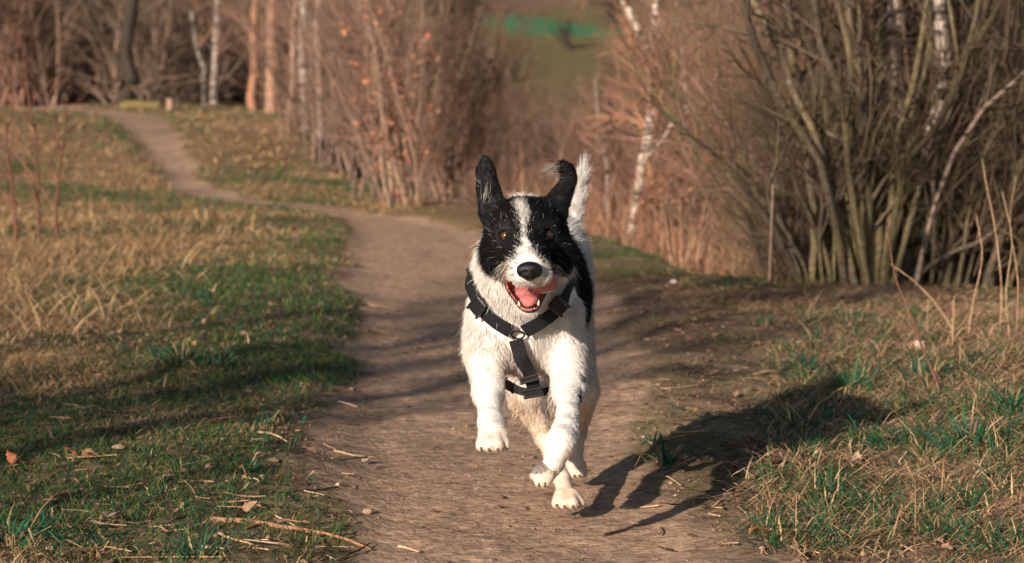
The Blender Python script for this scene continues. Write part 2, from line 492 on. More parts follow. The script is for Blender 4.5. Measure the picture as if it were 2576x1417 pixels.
# leaf litter, straw bits and clods: far too many to count
def build_litter():
    rng = np.random.default_rng(33)
    parts = []
    n = 100000
    x, y = wedge(n, 4.3, 13, rng, 1.3)
    rg = ragged(x, y)
    right = x > np.interp(y, PATH[:, 0], PATH[:, 1])
    dens = np.where(right, .06 + .94 * S(-.05, .30, rg) * (1 - .25 * right_grass(x, y)), .035 + .8 * S(-.03, .10, rg) * np.where(y < 8.5, 1, .35)) * (.15 + .85 * S(.42, .58, fbm(x * 5, y * 5, 81)))
    keep = rng.uniform(0, 1, n) < dens
    x, y = x[keep], y[keep]; m = len(x)
    LIT = np.array([[.075, .042, .028], [.11, .06, .038], [.19, .11, .065], [.06, .038, .03], [.34, .20, .12], [.24, .13, .08], [.44, .29, .19], [.13, .075, .05], [.29, .19, .13]])
    L = rng.lognormal(math.log(.019), .5, m); w = np.where(rng.uniform(0, 1, m) < .6, rng.uniform(.002, .004, m), rng.uniform(.006, .014, m))
    az = rng.uniform(0, 6.28, m)
    d = np.stack([np.cos(az), np.sin(az), rng.normal(0, .12, m)], -1); s = np.stack([-np.sin(az), np.cos(az), rng.normal(0, .35, m)], -1)
    c0 = np.stack([x, y, terrain(x, y) + .004 + rng.uniform(0, .006, m)], -1)
    t = np.array([-.5, 0, .5]); wd = np.array([.45, 1, .35]); lift = rng.uniform(-.12, .3, m)
    ctr = c0[:, None] + d[:, None] * (t[None, :, None] * L[:, None, None]); ctr[:, 1, 2] += lift * L * .5
    V = np.stack([ctr - s[:, None] * (wd[None, :, None] * w[:, None, None] * .5), ctr + s[:, None] * (wd[None, :, None] * w[:, None, None] * .5)], 2).reshape(-1, 3)
    b = (np.arange(m) * 6)[:, None] + np.array([0, 2])[None]
    q = np.stack([b, b + 1, b + 3, b + 2], -1).reshape(-1, 4)
    parts.append((V, q, np.repeat(pick(LIT, m, rng), 6, axis=0)))
    V, q, C = join(parts)
    tag(mesh_np('leaf_litter', V, [q], M_LEAF, C, smooth=False), 'scraps of dead leaves and straw trodden into the soil', 'leaf litter', kind='stuff')
    # clods and grit
    n = 9000
    x, y = wedge(n, 4.3, 11, rng, 1.2)
    keep = rng.uniform(0, 1, n) < np.where(ragged(x, y) < -.02, .3, .8)
    x, y = x[keep], y[keep]; m = len(x)
    base = np.array([[1, 0, 0], [-1, 0, 0], [0, 1, 0], [0, -1, 0], [0, 0, 1], [0, 0, -1]], float)
    F = np.array([[0, 2, 4], [2, 1, 4], [1, 3, 4], [3, 0, 4], [2, 0, 5], [1, 2, 5], [3, 1, 5], [0, 3, 5]])
    r = rng.lognormal(math.log(.0034), .5, m)
    V = base[None] * rng.uniform(.6, 1.3, (m, 6, 1)) * r[:, None, None] * np.array([1.2, 1.2, .7]) + np.stack([x, y, terrain(x, y) + r * .25], -1)[:, None]
    f = (F[None] + (np.arange(m) * 6)[:, None, None]).reshape(-1, 3)
    C = np.repeat(pick(np.array([[.20, .13, .095], [.12, .075, .055], [.30, .21, .16]]), m, rng), 6, axis=0)
    tag(mesh_np('soil_clods', V.reshape(-1, 3), [f], M_GROUND, C), 'small clods and grit scattered over the dirt', 'soil', kind='stuff')
build_litter()
# ------------------------------------------------------------------ bare trees and shrubs
BROWN = np.array([.170, .120, .090]); REDB = np.array([.235, .140, .102]); OLIVE = np.array([.105, .088, .042])
GREYB = np.array([.15, .115, .09]); DARK = np.array([.045, .036, .028])

def twig_levels(Pl, R, rng, spec, color, up=.04):
    """spec: list of (count, length, N, sides, angle range, t0). Returns list of (V,F,C)"""
    out = []
    for cnt, ln, N, k, ang, t0 in spec:
        p, d, r, t = sprout(Pl, R, cnt, rng, t0, .98, ang)
        L = ln * rng.uniform(.5, 1.3, len(p)) * (1.15 - .6 * t)
        Pl = grow(p, d, L, N, rng, .16, up)
        r = np.clip(r, .0012, .02)
        R = taper(r, N, .35)
        V, q = tubes(Pl, R, k)
        c = color * rng.uniform(.7, 1.35, (len(Pl), 1))
        out.append((V, q, np.repeat(c, N * k, axis=0)))
    return out

def tree(name, label, cat, lines, col, rng, spec, twig_col, birch=False, group=None, sides=9, up=.04, crown='crown'):
    """lines: list of (points Nx3, r0, r1); the first is the trunk, the others limbs"""
    base = np.array(lines[0][0][0], float)
    root = empty(name, base, label, cat, group)
    Pls, Rs, parts = [], [], []
    for i, (pts, r0, r1) in enumerate(lines):
        N = 14
        pl = resample(pts, N)
        pl[1:-1] += rng.normal(0, r0 * .25, (N - 2, 3))
        R = np.linspace(r0, r1, N) * (1 + rng.normal(0, .05, N)); R[0] *= 1.25
        Pls.append(pl); Rs.append(R)
        V, q = tubes(pl[None], R[None], sides)
        ang = np.tile(np.arange(sides), N)
        cc = np.asarray(col if i == 0 or not birch else col)[None] * (.85 + .3 * _hash(np.repeat(np.arange(N), sides), ang, 3 + i))[:, None]
        parts.append((V, q, cc))
    V, q, C = join(parts)
    mesh_np('trunk', V, [q], M_BIRCH if birch else M_BARK, C, loc=base, parent=root)
    tw = twig_levels(np.array(Pls), np.array(Rs), rng, spec, twig_col, up)
    if tw:
        V, q, C = join(tw)
        mesh_np(crown, V, [q], M_TWIG, C, loc=base, parent=root)
    return root

def px_line(pts, Y, extra=0.0, to_ground=True):
    """picture polyline (bottom first) at distance Y; first point is dropped to the ground, last extended upward"""
    Ys = Y if np.ndim(Y) else np.full(len(pts), float(Y))
    w = np.array([P(a, b, yy) for (a, b), yy in zip(pts, Ys)])
    if to_ground:
        w = np.concatenate([[[w[0, 0], w[0, 1], float(terrain(w[0, 0], w[0, 1])) - .08]], w]) if w[0, 2] > terrain(w[0, 0], w[0, 1]) + .02 else w
    if extra:
        d = nrm(w[-1] - w[-2]); d = nrm(d + np.array([0, 0, .4]))
        w = np.concatenate([w, [w[-1] + d * extra * .5, w[-1] + (d + np.array([0, 0, .15])) * extra]])
    return w

rt = np.random.default_rng(77)
TS = [(14, 1.5, 4, 4, (.5, 1.1), .12), (6, .7, 4, 3, (.4, .9), .15), (4, .35, 3, 3, (.4, .9), .2)]
WHITEB = np.array([1., .96, .92])
LT = 'trees on the rise at the left'
# trees standing on the rise at the left, seen between 43 and 52 m
for label, cat, pts, Y, r, col, tc, birch, extra in (
    ('grey-brown trunk bending left at the left edge of the wood', 'tree', [(112, 262), (109, 200), (112, 130), (88, 0)], 47, .16, GREYB * 1.3, BROWN, False, 4),
    ('dark leaning trunk with black foot at the top of the path', 'tree', [(300, 268), (322, 215), (314, 115), (329, 0)], 44, .13, DARK * 1.1, BROWN * .9, False, 4),
    ('pale slim trunk just right of the dark leaning trunk', 'tree', [(392, 262), (396, 190), (404, 110), (352, 0)], 49, .14, GREYB * 1.5, BROWN, False, 3),
    ('slim stick-like birch left of a thicker white birch', 'birch tree', [(514, 282), (511, 182), (497, 120)], 45, .055, WHITEB * .45, REDB, True, 2),
    ('straight white birch standing alone above the grassy slope', 'birch tree', [(540, 290), (536, 150), (543, 50), (546, 0)], 45, .075, WHITEB * .58, REDB, True, 4),
    ('short reddish trunk left of the bright orange trunk', 'tree', [(637, 297), (636, 170), (640, 60)], 43, .085, np.array([.36, .19, .12]), REDB, False, 3),
    ('bright orange trunk standing above the end of the slope', 'tree', [(683, 303), (683, 140), (684, 57), (686, 0)], 42, .10, np.array([.42, .25, .17]), REDB, False, 4),
    ('tall white birch with a long bare trunk left of the thicket', 'birch tree', [(762, 300), (761, 200), (764, 90), (770, 0)], 40, .085, WHITEB * .7, REDB, True, 4),
    ('thin pinkish sapling between the orange trunk and the tall birch', 'sapling', [(731, 300), (733, 230), (735, 190), (740, 60)], 40, .06, np.array([.38, .26, .20]), REDB, False, 2),
    ('thin grey stem right of the tall white birch', 'sapling', [(806, 305), (803, 200), (795, 90), (800, 0)], 36, .05, np.array([.34, .26, .22]), REDB, False, 2),
    ('mossy crooked trunk left of the dark leaning trunk', 'tree', [(243, 250), (238, 170), (239, 105), (190, 30)], 50, .12, OLIVE * 1.1, BROWN, False, 3),
):
    ln_ = px_line(pts, Y, extra)
    lines = [(ln_, r, r * .4)]
    if label.startswith('dark leaning'):
        lines.append((px_line([(316, 185), (265, 110), (240, 80), (212, 0)], 44, 3, False), .060, .022))
        lines.append((px_line([(322, 205), (345, 222), (372, 222), (390, 232)], 43.8, 0, False), .05, .015))
    tree('birch_tree' if birch else ('sapling' if cat == 'sapling' else 'bare_tree'), label, cat, lines, col, rt, TS, tc, birch, LT)

# the fallen mossy log and the cut post on the crest
def log_thing(name, label, cat, pts, r0, r1, col, sides=10):
    pts = np.array(pts); root = pts[0]
    pl = resample(pts, 12); R = np.linspace(r0, r1, 12) * (1 + rt.normal(0, .07, 12))
    V, q = tubes(pl[None], R[None], sides)
    caps = np.array([np.arange(sides)[::-1], 11 * sides + np.arange(sides)])
    o = mesh_np(name, V, [q, caps], M_STICK, np.tile(col, (len(V), 1)), loc=root)
    return tag(o, label, cat)
log_thing('fallen_log', 'yellow-green mossy fallen log beside the dark leaning trunk', 'log', [P(306, 274, 42.5), P(318, 267, 42.5), P(350, 265, 42.5), P(405, 268, 42.5)], .10, .07, np.array([.17, .13, .055]))
log_thing('tree_stump', 'short pale cut stump standing on the crest right of the log', 'stump', [P(428, 292, 42.0), P(428, 270, 42.0), P(427, 248, 42.0)], .075, .06, np.array([.36, .23, .17]))

# saplings at the far left, in front of the rise
for label, pts, Y in (('reddish leafless sapling leaning left in the tall dry grass', [(100, 560), (96, 480), (88, 330), (72, 240), (60, 120)], 15.5),
                      ('short dark sapling right of the leaning sapling in dry grass', [(140, 545), (146, 450), (158, 380), (170, 270)], 16),
                      ('thin bare shoot beside the left picture edge in dry grass', [(40, 540), (30, 470), (18, 380), (14, 300)], 15)):
    tree('sapling', label, 'sapling', [(px_line(pts, Y), .016, .005)], np.array([.15, .075, .05]), rt, [(9, .55, 4, 3, (.3, .7), .2), (4, .25, 3, 3, (.3, .7), .2)], np.array([.19, .095, .065]), False, 'saplings in the dry grass', 6)

# birch on the right of the dog and its neighbours
M_LINE = px_line([(1588, 590), (1600, 520), (1618, 409), (1633, 341), (1637, 151)], 19)
tree('birch_tree', 'forked white birch standing right of the dog beyond the path', 'birch tree',
     [(M_LINE, .050, .034), (px_line([(1637, 151), (1618, 95), (1590, 45), (1569, 0)], [19, 19, 19.05, 19.1], 3, False), .036, .010),
      (px_line([(1637, 151), (1645, 95), (1650, 40), (1652, 0)], [19, 18.97, 18.95, 18.9], 3, False), .030, .009),
      (px_line([(1622, 400), (1660, 360), (1700, 300), (1725, 290)], [19, 18.9, 18.8, 18.7], .5, False), .014, .004)],
     WHITEB, rt, [(26, 1.0, 5, 3, (.4, 1.0), .1), (9, .45, 4, 3, (.4, .9), .1), (4, .28, 3, 3, (.3, .8), .1)], np.array([.32, .17, .115]), True, None, 9, -.01)
tree('sapling', 'ochre-barked young stem close behind the forked birch', 'sapling', [(px_line([(1652, 585), (1645, 500), (1630, 440), (1622, 380), (1600, 250)], 19.6), .030, .010)],
     np.array([.42, .25, .11]), rt, [(16, .9, 4, 3, (.5, 1.), .1), (8, .5, 4, 3, (.4, .9), .1), (3, .25, 3, 3, (.4, .9), .1)], REDB * 1.2, False, None, 7)
tree('birch_tree', 'thin pale birch between the dog and the forked birch', 'birch tree', [(px_line([(1530, 560), (1526, 470), (1520, 380), (1500, 250), (1495, 190)], 22), .026, .008)],
     WHITEB * .6, rt, [(18, .7, 4, 3, (.5, 1.1), .1), (8, .5, 4, 3, (.4, .9), .1), (3, .3, 3, 3, (.4, .9), .1)], REDB * 1.15, True, None, 7)
tree('birch_tree', 'faint slender birch right of the forked birch', 'birch tree', [(px_line([(1745, 560), (1740, 430), (1728, 300), (1722, 180), (1700, 0)], 23), .028, .012)],
     WHITEB * .55, rt, [(20, 1.2, 4, 3, (.5, 1.1), .1), (8, .5, 4, 3, (.4, .9), .1), (3, .3, 3, 3, (.4, .9), .1)], REDB * 1.1, True, None, 7)
for k, x0 in enumerate((1680, 1705, 1712)):
    tree('sapling', ('low dark shoot nearest the forked birch in the reddish reeds', 'middle one of three low dark shoots in the reddish reeds', 'right one of three low dark shoots in the reddish reeds')[k], 'sapling',
         [(px_line([(x0 + 8 * k, 620), (x0 - 2 + 10 * k, 560), (x0 + 14 * k, 500)], 16.5 + .3 * k), .014, .006)], DARK * 1.4, rt, [(10, .25, 4, 3, (.3, .7), .3), (4, .12, 3, 3, (.3, .7), .2)], DARK * 1.6, False, None, 6)
log_thing('thin_stake', 'thin straight white stake upright at the left foot of the big shrub', 'stake', [G(1936, 700), P(1936, 691, 12.0), P(1941, 560, 12.0), P(1944, 463, 12.0)], .006, .005, np.array([.36, .27, .21]), 8)

# centre thicket: multi-stemmed shrubs, each with its own stems
def shrub(name, label, base, n, spread, L, r, col, tcol, rng, lean=(0, 0), specs=None, group=None, leaves=0, cat='shrub', stem_k=6, off=.12):
    base = np.array([base[0], base[1], float(terrain(base[0], base[1])) - .05])
    root = empty(name, base, label, cat, group)
    az = rng.uniform(0, 2 * np.pi, n); tl = rng.uniform(.05, 1, n) * spread
    d = np.stack([np.cos(az) * np.sin(tl) + lean[0], np.sin(az) * np.sin(tl) * .6 + lean[1], np.cos(tl)], -1)
    p0 = base + np.stack([rng.normal(0, off, n), rng.normal(0, off, n), np.zeros(n)], -1)
    Pl = grow(p0, d, L * rng.uniform(.6, 1.15, n), 9, rng, .085, .04)
    R = taper(r * rng.uniform(.6, 1.3, n), 9, .22)
    for i in range(n):
        V, q = tubes(Pl[i:i + 1], R[i:i + 1], stem_k)
        mesh_np('stem', V, [q], M_BARK, np.tile(col * rng.uniform(.75, 1.3), (len(V), 1)), loc=base, parent=root)
    tw = twig_levels(Pl, R, rng, specs or [(12, .75, 4, 3, (.2, .9), .06), (5, .40, 3, 3, (.3, 1.0), .1), (3, .22, 3, 3, (.3, 1.0), .15)], tcol)
    V, q, C = join(tw)
    o = mesh_np('twigs', V, [q], M_TWIG, C, loc=base, parent=root); o['kind'] = 'stuff'
    if leaves:
        b = rng.integers(0, n, leaves); t = rng.uniform(.08, .5, leaves) * 8
        i = t.astype(int); c = Pl[b, i] + rng.normal(0, .09, (leaves, 3))
        V, q, C = leaf_quads(c, rng.uniform(.028, .055, leaves), rng, np.array([[.48, .21, .12], [.55, .27, .16], [.40, .17, .10]]))
        o = mesh_np('leaves', V, [q], M_LEAF, C, loc=base, parent=root); o['kind'] = 'stuff'
    return root

def leaf_quads(c, size, rng, pal):
    m = len(c)
    u = nrm(rng.normal(0, 1, (m, 3))); v = nrm(np.cross(u, rng.normal(0, 1, (m, 3)))); n = np.cross(u, v)
    t = np.array([-.5, -.05, .5]); w = np.array([.12, .36, .05])
    ctr = c[:, None] + u[:, None] * (t[None, :, None] * size[:, None, None]) + n[:, None] * (np.array([0, -.12, .1])[None, :, None] * size[:, None, None])
    e = v[:, None] * (w[None, :, None] * size[:, None, None]) + n[:, None] * (w[None, :, None] * .35 * size[:, None, None])
    e2 = -v[:, None] * (w[None, :, None] * size[:, None, None]) + n[:, None] * (w[None, :, None] * .35 * size[:, None, None])
    V = np.stack([ctr + e, ctr, ctr + e2], 2).reshape(-1, 3)
    b = (np.arange(m) * 9)[:, None, None] + (np.arange(2) * 3)[None, :, None] + np.arange(2)[None, None, :]
    q = np.stack([b, b + 1, b + 4, b + 3], -1).reshape(-1, 4)
    return V, q, np.repeat(pick(pal, m, rng), 9, axis=0)

rs = np.random.default_rng(99)
CG = 'leafless shrubs at the bend of the path'
def at(tx, Y): return ((tx / K - 512) / FPX * Y, Y)
shrub('bare_shrub', 'fan of bare pale stems hung with orange dead leaves at the bend', at(1000, 20.3), 19, .42, 4.2, .0098, np.array([.28, .19, .14]), REDB, rs, (-.06, 0), None, CG, 420)
shrub('bare_shrub', 'bare brown shrub just left of the orange-leaved one', at(940, 21.6), 13, .40, 4.5, .0105, np.array([.23, .16, .125]), BROWN, rs, (-.12, 0), None, CG)
shrub('bare_shrub', 'bare shrub with slanting stems right behind the dog\'s upright ear', at(1110, 22), 20, .48, 2.3, .011, np.array([.22, .145, .105]), REDB, rs, (.04, 0), None, CG)
shrub('bare_shrub', 'tangled purplish shrub on the slope above the orange-leaved shrub', at(850, 28), 7, .34, 4.4, .013, np.array([.24, .165, .14]), np.array([.20, .12, .095]), rs, (-.02, 0), None, CG)
shrub('bare_shrub', 'small leaning shrub at the foot of the grassy slope', at(745, 31), 9, .5, 2.0, .013, np.array([.30, .20, .14]), REDB, rs, (-.1, 0), None, CG)
shrub('bare_shrub', 'tall slender shrub standing behind the thicket at the bend', at(1045, 27), 10, .36, 5.0, .013, BROWN * 1.5, BROWN * 1.3, rs, (0, 0), [(10, .8, 4, 3, (.2, .8), .1), (5, .4, 3, 3, (.3, .9), .1)], CG)

# the big multi-stemmed shrub on the right
def hazel():
    rng = np.random.default_rng(123)
    Y = 12.2
    stems = [
        ([(2014, 716), (1936, 544), (1903, 490), (1827, 392), (1724, 305), (1690, 270)], .034, .010, 0),
        ([(2034, 716), (1963, 561), (1925, 500), (1880, 420)], .022, .008, .3),
        ([(2126, 716), (2099, 571), (2045, 381), (1980, 288), (1903, 131), (1860, 0)], .036, .020, -.1),
        ([(2150, 720), (2115, 560), (2061, 354), (2001, 229), (1969, 141), (1898, 0)], .034, .018, .2),
        ([(2175, 729), (2176, 600), (2175, 408), (2137, 327), (2094, 174), (2061, 98), (2045, 0)], .040, .020, .1),
        ([(2190, 730), (2196, 560), (2178, 380), (2170, 190), (2143, 0)], .062, .044, .35),
        ([(2200, 730), (2210, 560), (2196, 380), (2204, 165), (2200, 0)], .040, .026, .5),
        ([(2215, 732), (2222, 560), (2230, 380), (2232, 150), (2240, 0)], .034, .022, .8),
        ([(2225, 732), (2252, 517), (2284, 381), (2344, 327), (2426, 136), (2480, 44), (2500, 0)], .030, .013, 0),
        ([(2240, 735), (2290, 560), (2330, 420), (2400, 240), (2460, 80), (2480, 0)], .026, .014, .4),
        ([(2235, 735), (2262, 500), (2290, 300), (2300, 150), (2345, 0)], .030, .018, .6),
        ([(2160, 725), (2120, 480), (2080, 330), (2060, 180), (1990, 40), (1970, 0)], .026, .014, .7),
        ([(2185, 728), (2150, 500), (2135, 340), (2150, 170), (2110, 0)], .028, .018, -.2),
        ([(2090, 720), (2045, 560), (1990, 450), (1960, 330), (1930, 200), (1935, 60)], .022, .008, .5),
        ([(2260, 735), (2380, 640), (2480, 590), (2560, 480), (2600, 380)], .024, .010, .1),
        ([(2070, 718), (2060, 590), (2070, 470), (2050, 300), (2080, 120)], .018, .007, .2),
        ([(2250, 735), (2240, 600), (2265, 460), (2330, 250), (2370, 60), (2390, 0)], .030, .016, .9),
        ([(2205, 732), (2180, 590), (2150, 450), (2110, 300), (2030, 160), (1985, 90)], .022, .009, .9),
        ([(2015, 716), (1990, 640), (1955, 590), (1940, 500), (1950, 400), (1940, 300)], .014, .006, .1),
    ]
    for _ in range(26):
        b0 = rng.uniform(2020, 2520); k0 = (b0 - 2190) / 260 + rng.normal(0, .35); t0 = rng.uniform(0, 350)
        pts = [(b0, 716 + (b0 - 2010) * .10), (b0 + 45 * k0 + rng.normal(0, 12), 560), (b0 + 110 * k0 + rng.normal(0, 20), 390), (b0 + 190 * k0 + rng.normal(0, 25), 200)]
        if t0 < 200: pts.append((b0 + 290 * k0 + rng.normal(0, 25), 0))
        r0 = rng.uniform(.010, .026) / .72
        stems.append((pts, r0, r0 * .5, rng.uniform(0, 1.3)))
    base = G(2170, 738)
    root = empty('hazel_shrub', base, 'big multi-stemmed leafless shrub with mossy stems on the right', 'shrub')
    Pls, Rs = [], []
    for pts, r0, r1, dy in stems:
        Ys = Y + np.linspace(.05, 1, len(pts)) * dy + rng.normal(0, .02, len(pts))
        w = px_line(pts, Ys, 2.2 if pts[-1][1] < 60 else .25)
        pl = resample(w, 20); pl[1:] += np.cumsum(rng.normal(0, 1, (19, 3)) * [.011, .011, .003], 0) * np.linspace(.5, 1, 19)[:, None]
        R = np.linspace(r0, r1, 20) * .62 * (1 + rng.normal(0, .06, 20)); R[-6:] *= np.linspace(.95, .3, 6)
        V, q = tubes(pl[None], R[None], 10)
        moss = vnoise(V[:, 0] * 7, V[:, 2] * 5, 9)
        c = np.where((moss > .5)[:, None], np.array([.175, .142, .080]), np.array([.155, .122, .088])) * rng.uniform(.45, 1.3)
        mesh_np('stem', V, [q], M_BARK, c, loc=base, parent=root)
        Pls.append(pl); Rs.append(R)
    tw = twig_levels(np.array(Pls), np.array(Rs), rng, [(11, .7, 6, 4, (.3, .95), .1), (6, .38, 4, 3, (.35, .9), .15), (3, .22, 3, 3, (.35, .9), .2)], np.array([.14, .105, .070]), .02)
    V, q, C = join(tw)
    o = mesh_np('twigs', V, [q], M_TWIG, C, loc=base, parent=root); o['kind'] = 'stuff'
hazel()
rb = np.random.default_rng(31)
tree('birch_tree', 'white birch trunk rising inside the big right shrub', 'birch tree',
     [(px_line([(2203, 735), (2208, 659), (2214, 588), (2235, 463), (2257, 337), (2243, 229), (2249, 109), (2254, 0)], 12.75, 3), .060, .034)],
     WHITEB, rb, [(14, .9, 5, 4, (.5, 1.), .3), (6, .45, 4, 3, (.4, .9), .1), (3, .2, 3, 3, (.4, .9), .1)], BROWN, True)
tree('birch_tree', 'second birch trunk with white foot at right in the shrub', 'birch tree',
     [(px_line([(2276, 740), (2284, 710), (2306, 620), (2312, 540), (2330, 420), (2360, 250), (2372, 0)], 12.6, 3), .050, .024)],
     WHITEB * .95, rb, [(14, .9, 5, 4, (.5, 1.), .3), (6, .45, 4, 3, (.4, .9), .1), (3, .2, 3, 3, (.4, .9), .1)], BROWN, True)
tree('birch_tree', 'slanting pale birch leaning out to the right picture edge', 'birch tree',
     [(px_line([(2300, 740), (2335, 560), (2366, 463), (2388, 408), (2458, 294), (2575, 185), (2680, 100)], 12.0, 1.5), .013, .008)],
     np.array([.50, .42, .36]), rb, [(10, .8, 5, 4, (.5, 1.), .3), (6, .4, 4, 3, (.4, .9), .1), (3, .2, 3, 3, (.4, .9), .1)], BROWN, True)

# masses of brushwood that nobody could count
def bush_proto(rng, n=11, L=2.6, r=.018, spread=.55, spec=((11, .8, 3, 3, (.25, .9), .08), (5, .40, 3, 3, (.3, .9), .1))):
    az = rng.uniform(0, 2 * np.pi, n); tl = rng.uniform(0, 1, n) * spread
    d = np.stack([np.cos(az) * np.sin(tl), np.sin(az) * np.sin(tl), np.cos(tl)], -1)
    Pl = grow(rng.normal(0, .15, (n, 3)) * [1, 1, 0], d, L * rng.uniform(.6, 1.1, n), 5, rng, .08, .03)
    R = taper(r * rng.uniform(.6, 1.3, n), 5, .25)
    V, q = tubes(Pl, R, 3)
    parts = [(V, q, np.repeat(np.ones((n, 3)) * rng.uniform(.8, 1.5, (n, 1)), 15, axis=0))]
    parts += twig_levels(Pl, R, rng, spec, np.ones(3), .03)
    return join(parts)

def mass(name, label, cat, spots, cols, seed, protos=5, **kw):
    """spots: x, y, height scale"""
    rng = np.random.default_rng(seed)
    pr = [bush_proto(rng, **kw) for _ in range(protos)]
    parts = []
    for i, (x, y, s) in enumerate(spots):
        V, q, C = pr[i % protos]
        a = rng.uniform(0, 6.28); ca, sa = math.cos(a), math.sin(a)
        W = np.stack([V[:, 0] * ca - V[:, 1] * sa, V[:, 0] * sa + V[:, 1] * ca, V[:, 2] * rng.uniform(.9, 1.1)], -1) * s
        W += [x, y, float(terrain(x, y)) - .05]
        c = cols[rng.integers(0, len(cols))] * rng.uniform(.8, 1.2)
        parts.append((W, q, C * c))
    V, q, C = join(parts)
    return tag(mesh_np(name, V, [q], M_TWIG, C), label, cat, kind='stuff')

rm = np.random.default_rng(55)
sp = []
for _ in range(104):
    y = rm.uniform(46, 64); x = rm.uniform(-.235, -.022) * y; sp.append((x, y, rm.uniform(1.1, 1.9)))
mass('woodland', 'dark brown leafless wood behind the rise at the left', 'woodland', sp, [BROWN, BROWN * .8, BROWN * 1.1, REDB * .8], 1, r=.03)
sp = []
for _ in range(7):
    y = rm.uniform(26, 36); x = rm.uniform(-.066, -.036) * y; sp.append((x, y, rm.uniform(.8, 1.3)))
for _ in range(64):
    y = rm.uniform(24, 44); x = rm.uniform(-.03, .06) * y; sp.append((x, y, rm.uniform(.62, .92) * (1 + (y - 24) * .010)))
for _ in range(18):
    y = rm.uniform(34, 46); x = rm.uniform(-.012, .040) * y; sp.append((x, y, rm.uniform(.95, 1.2)))
mass('brushwood', 'reddish brown brushwood in the hollow behind the dog', 'brushwood', sp, [REDB, REDB * .85, BROWN * 1.2, np.array([.21, .145, .10])], 2)
sp = []
for _ in range(46):
    y = rm.uniform(23, 40); x = rm.uniform(.060, .17) * y; sp.append((x, y, rm.uniform(1.1, 2.0)))
mass('birch_scrub', 'russet birch scrub filling the background right of the dog', 'birch scrub', sp, [np.array([.30, .165, .11]), np.array([.26, .145, .10]), REDB], 3)
sp = []
for _ in range(44):
    y = rm.uniform(13.2, 21); x = rm.uniform(.125, .25) * y; sp.append((x, y, rm.uniform(.7, 1.3)))
for _ in range(14):
    y = rm.uniform(12.4, 13.8); x = rm.uniform(.105, .23) * y; sp.append((x, y, rm.uniform(.22, .5)))
mass('undergrowth', 'dark tangled undergrowth behind the big shrub on the right', 'undergrowth', sp, [BROWN * .85, REDB * .8, OLIVE * 1.1], 4)
sp = []
for _ in range(9):
    y = rm.uniform(90, 150); x = rm.uniform(-.03, .05) * y; sp.append((x, y, rm.uniform(.5, 1.0)))
mass('hill_scrub', 'dark scrub dotted over the far hillside', 'scrub', sp, [OLIVE * .6, DARK], 6, r=.06)
# a dark evergreen showing above the thicket
def evergreen():
    rng = np.random.default_rng(8)
    x, y = at(1150, 34); b = np.array([x, y, float(terrain(x, y))])
    root = empty('juniper_tree', b, 'dark evergreen showing above the thicket at the hillside\'s left', 'tree')
    pl = np.array([b, b + [0, 0, 2.5], b + [.1, 0, 5.5]])
    V, q = tubes(resample(pl, 8)[None], np.linspace(.10, .02, 8)[None], 8)
    mesh_np('trunk', V, [q], M_BARK, np.tile(DARK, (len(V), 1)), loc=b, parent=root)
    m = 1500; h = rng.uniform(1.8, 5.6, m); rr = np.sqrt(rng.uniform(0, 1, m)) * (.75 - .10 * h) * (1 + .35 * np.sin(h * 5)); a = rng.uniform(0, 6.28, m)
    c = b + np.stack([np.cos(a) * rr, np.sin(a) * rr, h], -1)
    V, q, C = leaf_quads(c, rng.uniform(.10, .2, m), rng, np.array([[.035, .040, .022], [.05, .05, .025], [.06, .048, .03]]))
    o = mesh_np('crown', V, [q], M_LEAF, C, loc=b, parent=root)
evergreen()

# bare trees beside the photographer: out of the picture, their shadows lie across the path
rz = np.random.default_rng(61)
for k, (c_, back, lab) in enumerate(((-4.45, 9.0, 'bare tree nearest the photographer on the left, casting stripes'), (-4.9, 11.5, 'bare tree left of the photographer, shading the near turf'),
                                     (-5.3, 9.5, 'slim bare tree left of the photographer, shading the path'), (-6.1, 12.5, 'farthest of the bare trees left of the photographer'))):
    q0 = np.array([-1.0, 7.0]); perp = np.array([.85, -.52]); perp /= np.linalg.norm(perp)
    foot = SHADOW_DIR * ((q0 @ SHADOW_DIR) - back) + perp * c_
    b = np.array([foot[0], foot[1], float(terrain(*foot))])
    tree('bare_tree', lab, 'tree', [(np.array([b, b + [.05, .1, 2.0], b + [.0, .25, 4.5], b + [.15, .2, 7.0]]), .07, .02)], BROWN * 1.3, rz,
         [(30, 1.8, 5, 4, (.5, 1.2), .2), (8, .8, 4, 3, (.4, .9), .1), (4, .4, 3, 3, (.4, .9), .1)], BROWN, False, 'bare trees beside the photographer', 8, .05)
